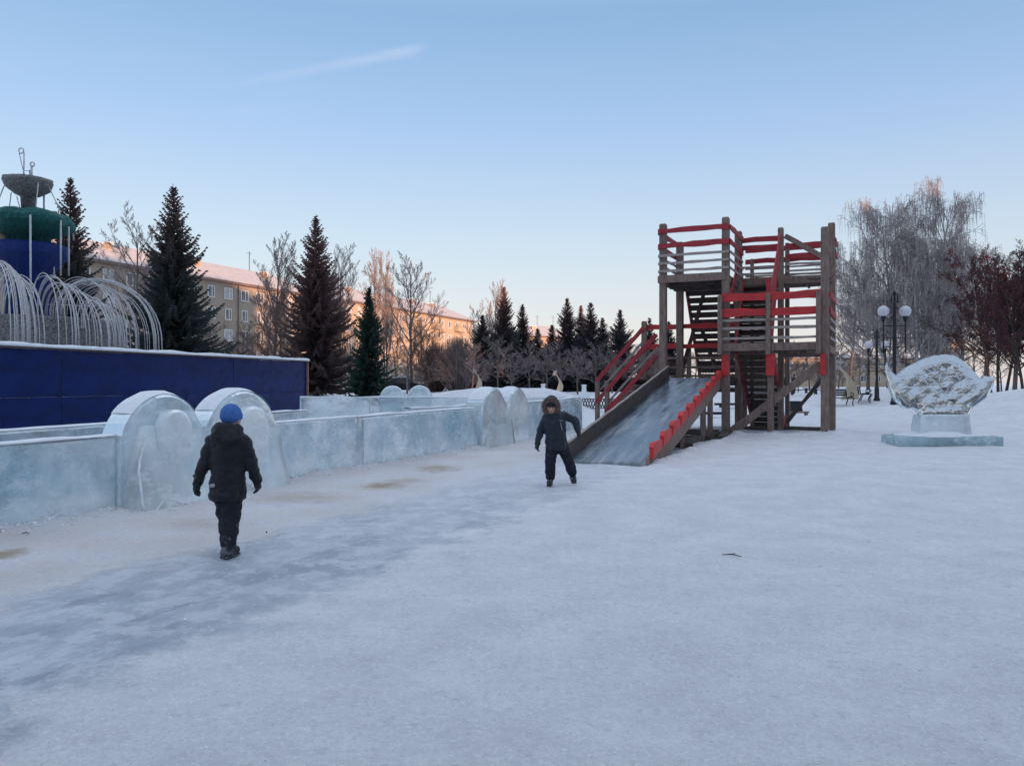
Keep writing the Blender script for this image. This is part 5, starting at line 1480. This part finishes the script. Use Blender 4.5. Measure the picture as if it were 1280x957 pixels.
# unseen sun blockers added behind the viewpoint, heights set for the wanted shade lines
hs = Vector((.6, -.8)); ls = Vector((.8, .6))
def shade(l0, l1, H, dist, label):
    p_ = hs * dist + ls * l0
    b_ = block((p_.x, p_.y), l1 - l0, H, label, 'facade', 10, 8 if H > 20 else 5,  D_=ls, win=False, roof_h=2, group='unseen sun blockers added behind the viewpoint')
    return b_
shade(-130, 38, 24.5, 62, 'high unseen block added behind the viewpoint to shade the square')
shade(38.5, 47, 16.0, 62, 'narrow lower unseen block added behind the viewpoint to block the sun')
shade(47.5, 62, 17.3, 62, 'middle height unseen block added behind the viewpoint to block the sun')
shade(62.5, 230, 15.8, 62, 'lower unseen block added behind the viewpoint at the right to block the sun')

# ------------------------------------------------------------------ small things
def crescent(px, Y, y0, y1, label, flip=1, wf=1.0):
    X = at(px, Y); zb = zat(y1, Y); zt = zat(y0, Y); h = zt - zb
    o = empty('crescent_decoration', (X, Y, zb), label, 'light decoration', 'golden crescent figures with frosted twigs')
    k = MB(); n = 16; vs = []
    for i in range(n + 1):
        t = i / n; z = h * t
        outer = .20 * h * wf * (math.cos(t * 1.5)) ; c0 = -.24 * h * wf * t ** 2 * flip * 1.0
        w = max(.02, .34 * h * wf * (1 - t) ** .8 * (.55 + .6 * math.sin(math.pi * min(1, t * 1.2 + .25))))
        cx = c0 + flip * .12 * h * math.sin(t * math.pi) * wf
        for dx, dy in ((-w / 2, -.08), (w / 2, -.08), (w / 2, .08), (-w / 2, .08)): vs.append((cx + dx, dy, z))
    fs = [(3, 2, 1, 0), tuple(n * 4 + q_ for q_ in range(4))]
    for i in range(n):
        for q_ in range(4): fs.append((i * 4 + q_, i * 4 + (q_ + 1) % 4, i * 4 + 4 + (q_ + 1) % 4, i * 4 + 4 + q_))
    k.add(vs, fs); k.build('crescent_body', M['straw'], o)
    k = MB(); rg_ = random.Random(px)
    for i in range(34):
        a = rg_.uniform(0, 6.28); b_ = rg_.uniform(-1.2, 1.4); d_ = Vector((math.cos(a) * math.cos(b_), math.sin(a) * math.cos(b_) * .5, math.sin(b_)))
        c_ = Vector((-.24 * h * flip, 0, h)); k.tube([c_, c_ + d_ * h * .2 * rg_.uniform(.6, 1.1)], [.018, .008], 4)
    k.build('twig_burst', M['tinsel_arc'], o)
crescent(598, 60, 463, 484, 'golden crescent figure with twig burst, the left one beyond the far arches', 1)
crescent(699, 60, 466, 488, 'golden crescent figure with twig burst directly above the fur hooded child', 1)
crescent(1060, 46, 455, 503, 'largest golden crescent figure, just right of the tower right post', 1, 1.25)
def bench(px, Y, label, rz=0.0, z0=None):
    X = at(px, Y); o = empty('park_bench', (X, Y, gz(X, Y) if z0 is None else z0), label, 'bench', 'black iron park benches', rz)
    k = MB()
    for y in (-.2, -.07, .06, .19): k.box((0, y, .47), (1.7, .1, .04))
    k.build('seat', M['metal_dark'], o)
    k = MB()
    for z in (.62, .74, .86): k.box((0, .27 + (z - .6) * .25, z), (1.7, .03, .09))
    k.build('backrest', M['metal_dark'], o)
    k = MB()
    k.add([(-.87, .33, .9), (.87, .33, .9), (.87, .3, .98), (-.87, .3, .98), (-.87, .4, .93), (.87, .4, .93)], [(0, 1, 2, 3), (3, 2, 5, 4), (4, 5, 1, 0), (0, 3, 4), (1, 5, 2)]); k.build('snow_cap', M['snow_cap'], o)
    for s in (-1, 1):
        k = MB(); pts = [(s * .8, -.32 + .1 * math.sin(i * .5), .0 + i * .065) for i in range(8)] + [(s * .8, -.1 + .03 * i, .52) for i in range(4)] + [(s * .8, .1 + .05 * i, .5 - .12 * i) for i in range(5)]
        k.tube(pts, .03, 6)
        k.tube([(s * .8, -.18 + .1 * math.cos(a * .5), .66 + .1 * math.sin(a * .5)) for a in range(13)], .025, 6); k.tube([(s * .8, .25, .47), (s * .8, .36, .98)], .03, 6); k.build('side_frame', M['metal_dark'], o)
    return o
bench(1081, 44, 'black bench with scrolled iron ends right of the big golden crescent', 1.1)
bench(1047, 43, 'black bench half hidden behind the big golden crescent', .3)
X = at(994, 40); o = empty('litter_bin', (X, 40, zat(515, 40)), 'square black litter bin on arched legs seen under the tower brace', 'litter bin')
k = MB(); k.box((0, 0, .34), (.58, .4, .4)); k.box((0, 0, .56), (.64, .46, .05)); k.build('bin_body', M['metal_dark'], o)
for s in (-1, 1):
    k = MB(); k.add([(s * .32, -.18, 0), (s * .22, -.18, 0), (s * .1, -.18, .15), (s * .32, -.18, .15), (s * .32, .18, 0), (s * .22, .18, 0), (s * .1, .18, .15), (s * .32, .18, .15)], [(0, 1, 2, 3), (7, 6, 5, 4), (0, 4, 5, 1), (1, 5, 6, 2), (2, 6, 7, 3), (3, 7, 4, 0)]); k.build('leg', M['metal_dark'], o)
X = at(998, 36); k = MB(); k.box((0, 0, .18), (.9, .3, .07)); k.box((-.35, 0, .07), (.08, .26, .2)); k.box((.35, 0, .07), (.08, .26, .2)); o = k.build('low_step', M['wood'], None, (X, 36, gz(X, 36))); tag(o, 'small low wooden step on the snow below the litter bin', 'step')
# low black lattice fence
FYL = 34.5; X0 = at(728, FYL); X1 = at(775, FYL); k = MB(); n = 14; zf_ = max(gz((X0 + X1) / 2, FYL), zat(509, FYL))
for i in range(n):
    a = X0 + (X1 - X0) * i / n; b_ = X0 + (X1 - X0) * (i + 1) / n
    k.tube([(a, FYL, zf_), (b_, FYL, zf_ + .36)], .022, 5); k.tube([(a, FYL, zf_ + .36), (b_, FYL, zf_)], .022, 5)
k.tube([(X0, FYL, zf_ + .38), (X1, FYL, zf_ + .38)], .025, 5); k.tube([(X0, FYL, zf_ - .02), (X1, FYL, zf_ - .02)], .022, 5)
tag(k.build('low_fence', M['metal_dark']), 'low black lattice fence between the ice wall end and the tower stairs', 'low fence')
# broken black plank bits and kerb lines under the tower stairs side (benches row far right)
for i, (px, Y, w, lab) in enumerate(((930, 43, 3.2, 'long dark kerb plank on the snow behind the tower stairs'), (880, 36, 2.2, 'dark kerb plank on the snow left of the front tower post'))):
    X = at(px, Y); k = MB(); k.box((0, 0, .2), (w, .25, .12)); k.box((-w * .4, 0, .08), (.12, .2, .14)); k.box((w * .4, 0, .08), (.12, .2, .14)); o = k.build('low_plank', M['metal_dark'], None, (X, Y, gz(X, Y))); tag(o, lab, 'plank')
for i, (px, Y, w, rz, lab) in enumerate(((1005, 62, 2.4, .1, 'dark flat bench row far off, left one behind the tower brace'), (1022, 66, 2.4, .0, 'dark flat bench row far off, right one behind the tower brace'))):
    X = at(px, Y); k = MB(); k.box((0, 0, .42), (w, .4, .07)); k.box((-w * .4, 0, .2), (.1, .36, .38)); k.box((w * .4, 0, .2), (.1, .36, .38)); o = k.build('backless_bench', M['metal_dark'], None, (X, Y, gz(X, Y))); tag(o, lab, 'bench'); o.rotation_euler = (0, 0, rz)
# parked car, far
X = at(502, 72); o = empty('parked_car', (X, 72, gz(X, 72) + .05), 'dark parked car far away in front of the ochre block, behind snow banks', 'car')
k = MB(); prof = [(-2.1, .3), (-2.1, .75), (-1.5, .92), (-.95, 1.4), (.55, 1.42), (1.2, .95), (2.0, .82), (2.1, .55), (2.1, .3)]
vs = [(x, -.82, z) for x, z in prof] + [(x, .82, z) for x, z in prof]; n = len(prof)
k.add(vs, [tuple(range(n)), tuple(range(2 * n - 1, n - 1, -1))] + [(i, n + i, n + (i + 1) % n, (i + 1) % n) for i in range(n)]); bevel(k.build('car_body', M['metal_dark'], o), .06)
k = MB()
for s in (-1, 1): k.add([(-1.3, s * .825, .95), (1.0, s * .825, .95), (.5, s * .825, 1.34), (-.9, s * .825, 1.34)], [(0, 1, 2, 3)])
k.build('side_window', M['glass_win'], o)
for x in (-1.35, 1.35):
    for s in (-1, 1):
        k = MB(); k.tube([(x, s * .66, .32), (x, s * .86, .32)], .32, 16); k.build('wheel', M['coat_black'], o)
k = MB(); k.box((-.2, 0, 1.45), (1.5, 1.3, .08)); k.build('snow_cap', M['snow_cap'], o)
# frosted low picket things in the far row
for i, (px, Y, ty, lab) in enumerate(((679, 62, 480.5, 'small white snow-capped block beyond the maze left of the second golden crescent'), (730, 62, 481.5, 'small white snow-capped block beyond the maze right of the second golden crescent'))):
    X = at(px, Y); z0 = gz(X, Y); h = zat(ty, Y) - z0; k = MB(); k.box((0, 0, h / 2), (.4, .4, h), top=.8); k.box((0, 0, h + .04), (.46, .46, .1), top=.7); k.box((0, 0, h * .25), (.9, .6, h * .5), top=.85); o = k.build('snow_block', M['snow_cap'], None, (X, Y, z0)); bevel(o, .05); tag(o, lab, 'snow block')
# twig litter on the snow
lit = [(915, 696, .18, .5, 'thin dark twig lying alone on the snow below the slide tower'), (32, 667, .09, .1, 'small dark twig on the snow by the left ice wall'), (333, 668, .03, .9, 'tiny dark chip on the snow right of the child in black')]
for px, py, l, a, lab in lit:
    Yl = 1576 / (py - 478); Xl = at(px, Yl); zz = gz(Xl, Yl) + .018
    k = MB(); d_ = Vector((math.cos(a), -math.sin(a), 0)) * l / 2; k.tube([-d_, Vector((0, .01, .012)), d_], [.004, .007, .003], 5)
    if l > .15: k.tube([Vector((0, .01, .01)), Vector((.05, .05, .015))], [.005, .002], 4)
    tag(k.build('fallen_twig', M['debris'], None, (Xl, Yl, zz)), lab, 'twig')
# crumbs of broken ice and snow along the foot of the wall: uncountable
k = MB(); rg_ = random.Random(3)
for i in range(1500):
    s = rg_.uniform(-5, SE + .5); q_ = wall_xy(s, -abs(rg_.gauss(.06, .12)) - .02)
    if SA0 - .1 < s < SA1 + .5: q_ = wall_xy(s, -abs(rg_.gauss(.1, .2)) - .25)
    r_ = rg_.uniform(.006, .032); z = gz(q_.x, q_.y) + r_ * .3
    d_ = [Vector((rg_.uniform(-1, 1), rg_.uniform(-1, 1), rg_.uniform(-1, 1))).normalized() * r_ for _ in range(4)]
    k.add([Vector((q_.x, q_.y, z)) + w for w in d_], [(0, 1, 2), (0, 2, 3), (0, 3, 1), (1, 3, 2)])
for i in range(500):
    a = rg_.uniform(-.4, 3.1); q_ = L(a, -abs(rg_.gauss(0, .25)) - .1); r_ = rg_.uniform(.01, .04)
    d_ = [Vector((rg_.uniform(-1, 1), rg_.uniform(-1, 1), rg_.uniform(-1, 1))).normalized() * r_ for _ in range(4)]
    k.add([Vector((q_.x, q_.y, gz(q_.x, q_.y) + r_ * .3)) + w for w in d_], [(0, 1, 2), (0, 2, 3), (0, 3, 1), (1, 3, 2)])
for i in range(5200):
    yy_ = 2.4 + 15 * rg_.random() ** 1.5; xx_ = rg_.uniform(-.72, .72) * yy_
    if (xx_ - W0.x) * WD.y - (yy_ - W0.y) * WD.x < .1: continue
    r_ = rg_.uniform(.0025, .008) * (1.7 if rg_.random() < .05 else 1); z = gz(xx_, yy_) + r_ * .3
    d_ = [Vector((rg_.uniform(-1, 1), rg_.uniform(-1, 1), rg_.uniform(-.6, .6))).normalized() * r_ for _ in range(4)]
    k.add([Vector((xx_, yy_, z)) + w for w in d_], [(0, 1, 2), (0, 2, 3), (0, 3, 1), (1, 3, 2)])
tag(k.build('ice_crumbs', M['snow_cap']), 'crumbs of broken ice and snow on the ground and at the foot of the walls', 'ice crumbs', kind='stuff')

# ------------------------------------------------------------------ light, sky, camera
EL = 4.0
w = bpy.data.worlds.new('World'); S.world = w; w.use_nodes = True
nt = w.node_tree; bg = nt.nodes['Background']
sky = N(nt, 'ShaderNodeTexSky'); sky.sky_type = 'NISHITA'; sky.sun_disc = False
AZ = math.atan2(hs.x, hs.y)
sky.sun_elevation = R(EL); sky.sun_rotation = AZ
sky.air_density = 1.0; sky.dust_density = .6; sky.ozone_density = 1.6
tc = N(nt, 'ShaderNodeTexCoord'); sp = N(nt, 'ShaderNodeSeparateXYZ'); nt.links.new(tc.outputs['Generated'], sp.inputs[0])
# thin cirrus: one brighter wisp and faint streaks
yy = mth(nt, 'MAXIMUM', sp.outputs['Y'], .05)
u_ = mth(nt, 'DIVIDE', sp.outputs['X'], yy); v_ = mth(nt, 'DIVIDE', sp.outputs['Z'], yy)
cb = N(nt, 'ShaderNodeCombineXYZ'); nt.links.new(u_, cb.inputs[0]); nt.links.new(v_, cb.inputs[1])
mp = N(nt, 'ShaderNodeMapping'); mp.inputs['Rotation'].default_value = (0, 0, -.18); mp.inputs['Scale'].default_value = (2.2, 14, 1)
nt.links.new(cb.outputs[0], mp.inputs['Vector'])
cn = noise(nt, mp.outputs[0], 1.6, 6, .6)
dl = mth(nt, 'SUBTRACT', v_, mth(nt, 'ADD', mth(nt, 'MULTIPLY', u_, .2), .447))
dl = mth(nt, 'ADD', dl, mth(nt, 'MULTIPLY', mth(nt, 'SUBTRACT', cn, .5), .016))
wi = N(nt, 'ShaderNodeMapRange', interpolation_type='SMOOTHSTEP'); wi.inputs['From Min'].default_value = .011; wi.inputs['From Max'].default_value = .0
nt.links.new(mth(nt, 'ABSOLUTE', dl), wi.inputs['Value'])
wa = N(nt, 'ShaderNodeMapRange', interpolation_type='SMOOTHSTEP'); wa.inputs['From Min'].default_value = -.42; wa.inputs['From Max'].default_value = -.12; nt.links.new(u_, wa.inputs['Value'])
wb = N(nt, 'ShaderNodeMapRange', interpolation_type='SMOOTHSTEP'); wb.inputs['From Min'].default_value = -.10; wb.inputs['From Max'].default_value = -.135; nt.links.new(u_, wb.inputs['Value'])
wisp = mth(nt, 'MULTIPLY', mth(nt, 'MULTIPLY', wi.outputs[0], wa.outputs[0]), wb.outputs[0])
streaks = ramp(nt, cn, [(.55, 0.), (.85, .10)])
tot = mth(nt, 'ADD', mth(nt, 'MULTIPLY', mth(nt, 'MULTIPLY', wisp, ramp(nt, noise(nt, mp.outputs[0], 5, 7, .7), [(.3, .35), (.65, 1.)])), .36), streaks, True)
cs_ = mixc(nt, tot, sky.outputs[0], (1, .93, .95))
wisp_w = mth(nt, 'MULTIPLY', tot, .8)
CL = mixc(nt, wisp_w, sky.outputs[0], (5.5, 5.6, 6.2))
# low winter sun sky: thin haze whitens the Nishita sky towards the horizon
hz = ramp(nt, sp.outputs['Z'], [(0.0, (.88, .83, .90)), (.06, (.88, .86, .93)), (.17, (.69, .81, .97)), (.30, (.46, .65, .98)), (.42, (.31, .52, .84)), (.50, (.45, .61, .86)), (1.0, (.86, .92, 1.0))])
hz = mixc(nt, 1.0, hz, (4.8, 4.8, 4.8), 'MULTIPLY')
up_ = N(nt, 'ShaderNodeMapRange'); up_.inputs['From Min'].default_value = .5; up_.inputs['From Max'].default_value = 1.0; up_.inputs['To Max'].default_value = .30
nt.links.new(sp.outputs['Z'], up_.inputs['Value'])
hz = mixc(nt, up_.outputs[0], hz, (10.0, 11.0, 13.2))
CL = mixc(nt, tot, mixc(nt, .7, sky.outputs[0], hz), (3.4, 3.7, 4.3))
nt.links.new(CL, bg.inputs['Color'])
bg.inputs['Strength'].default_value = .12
sun = bpy.data.lights.new('sun', 'SUN'); sun.energy = 3.8; sun.angle = R(.5); sun.color = (1, .52, .29)
so = bpy.data.objects.new('sun', sun); C.objects.link(so)
sd = Vector((hs.x * math.cos(R(EL)), hs.y * math.cos(R(EL)), math.sin(R(EL))))
so.rotation_euler = sd.to_track_quat('Z', 'Y').to_euler(); so.location = (0, 0, 60)
cam = bpy.data.cameras.new('camera'); cam.sensor_width = 36; cam.lens = 36 * F / 1280; cam.clip_end = 6000; cam.clip_start = .05
cm = bpy.data.objects.new('camera', cam); C.objects.link(cm); cm.location = (0, 0, EYE); cm.rotation_euler = (R(90), 0, 0); S.camera = cm
S.view_settings.view_transform = 'Standard'; S.view_settings.look = 'None'; S.view_settings.gamma = 1; S.view_settings.exposure = .9
S.view_settings.use_curve_mapping = False
S.render.engine = 'CYCLES'
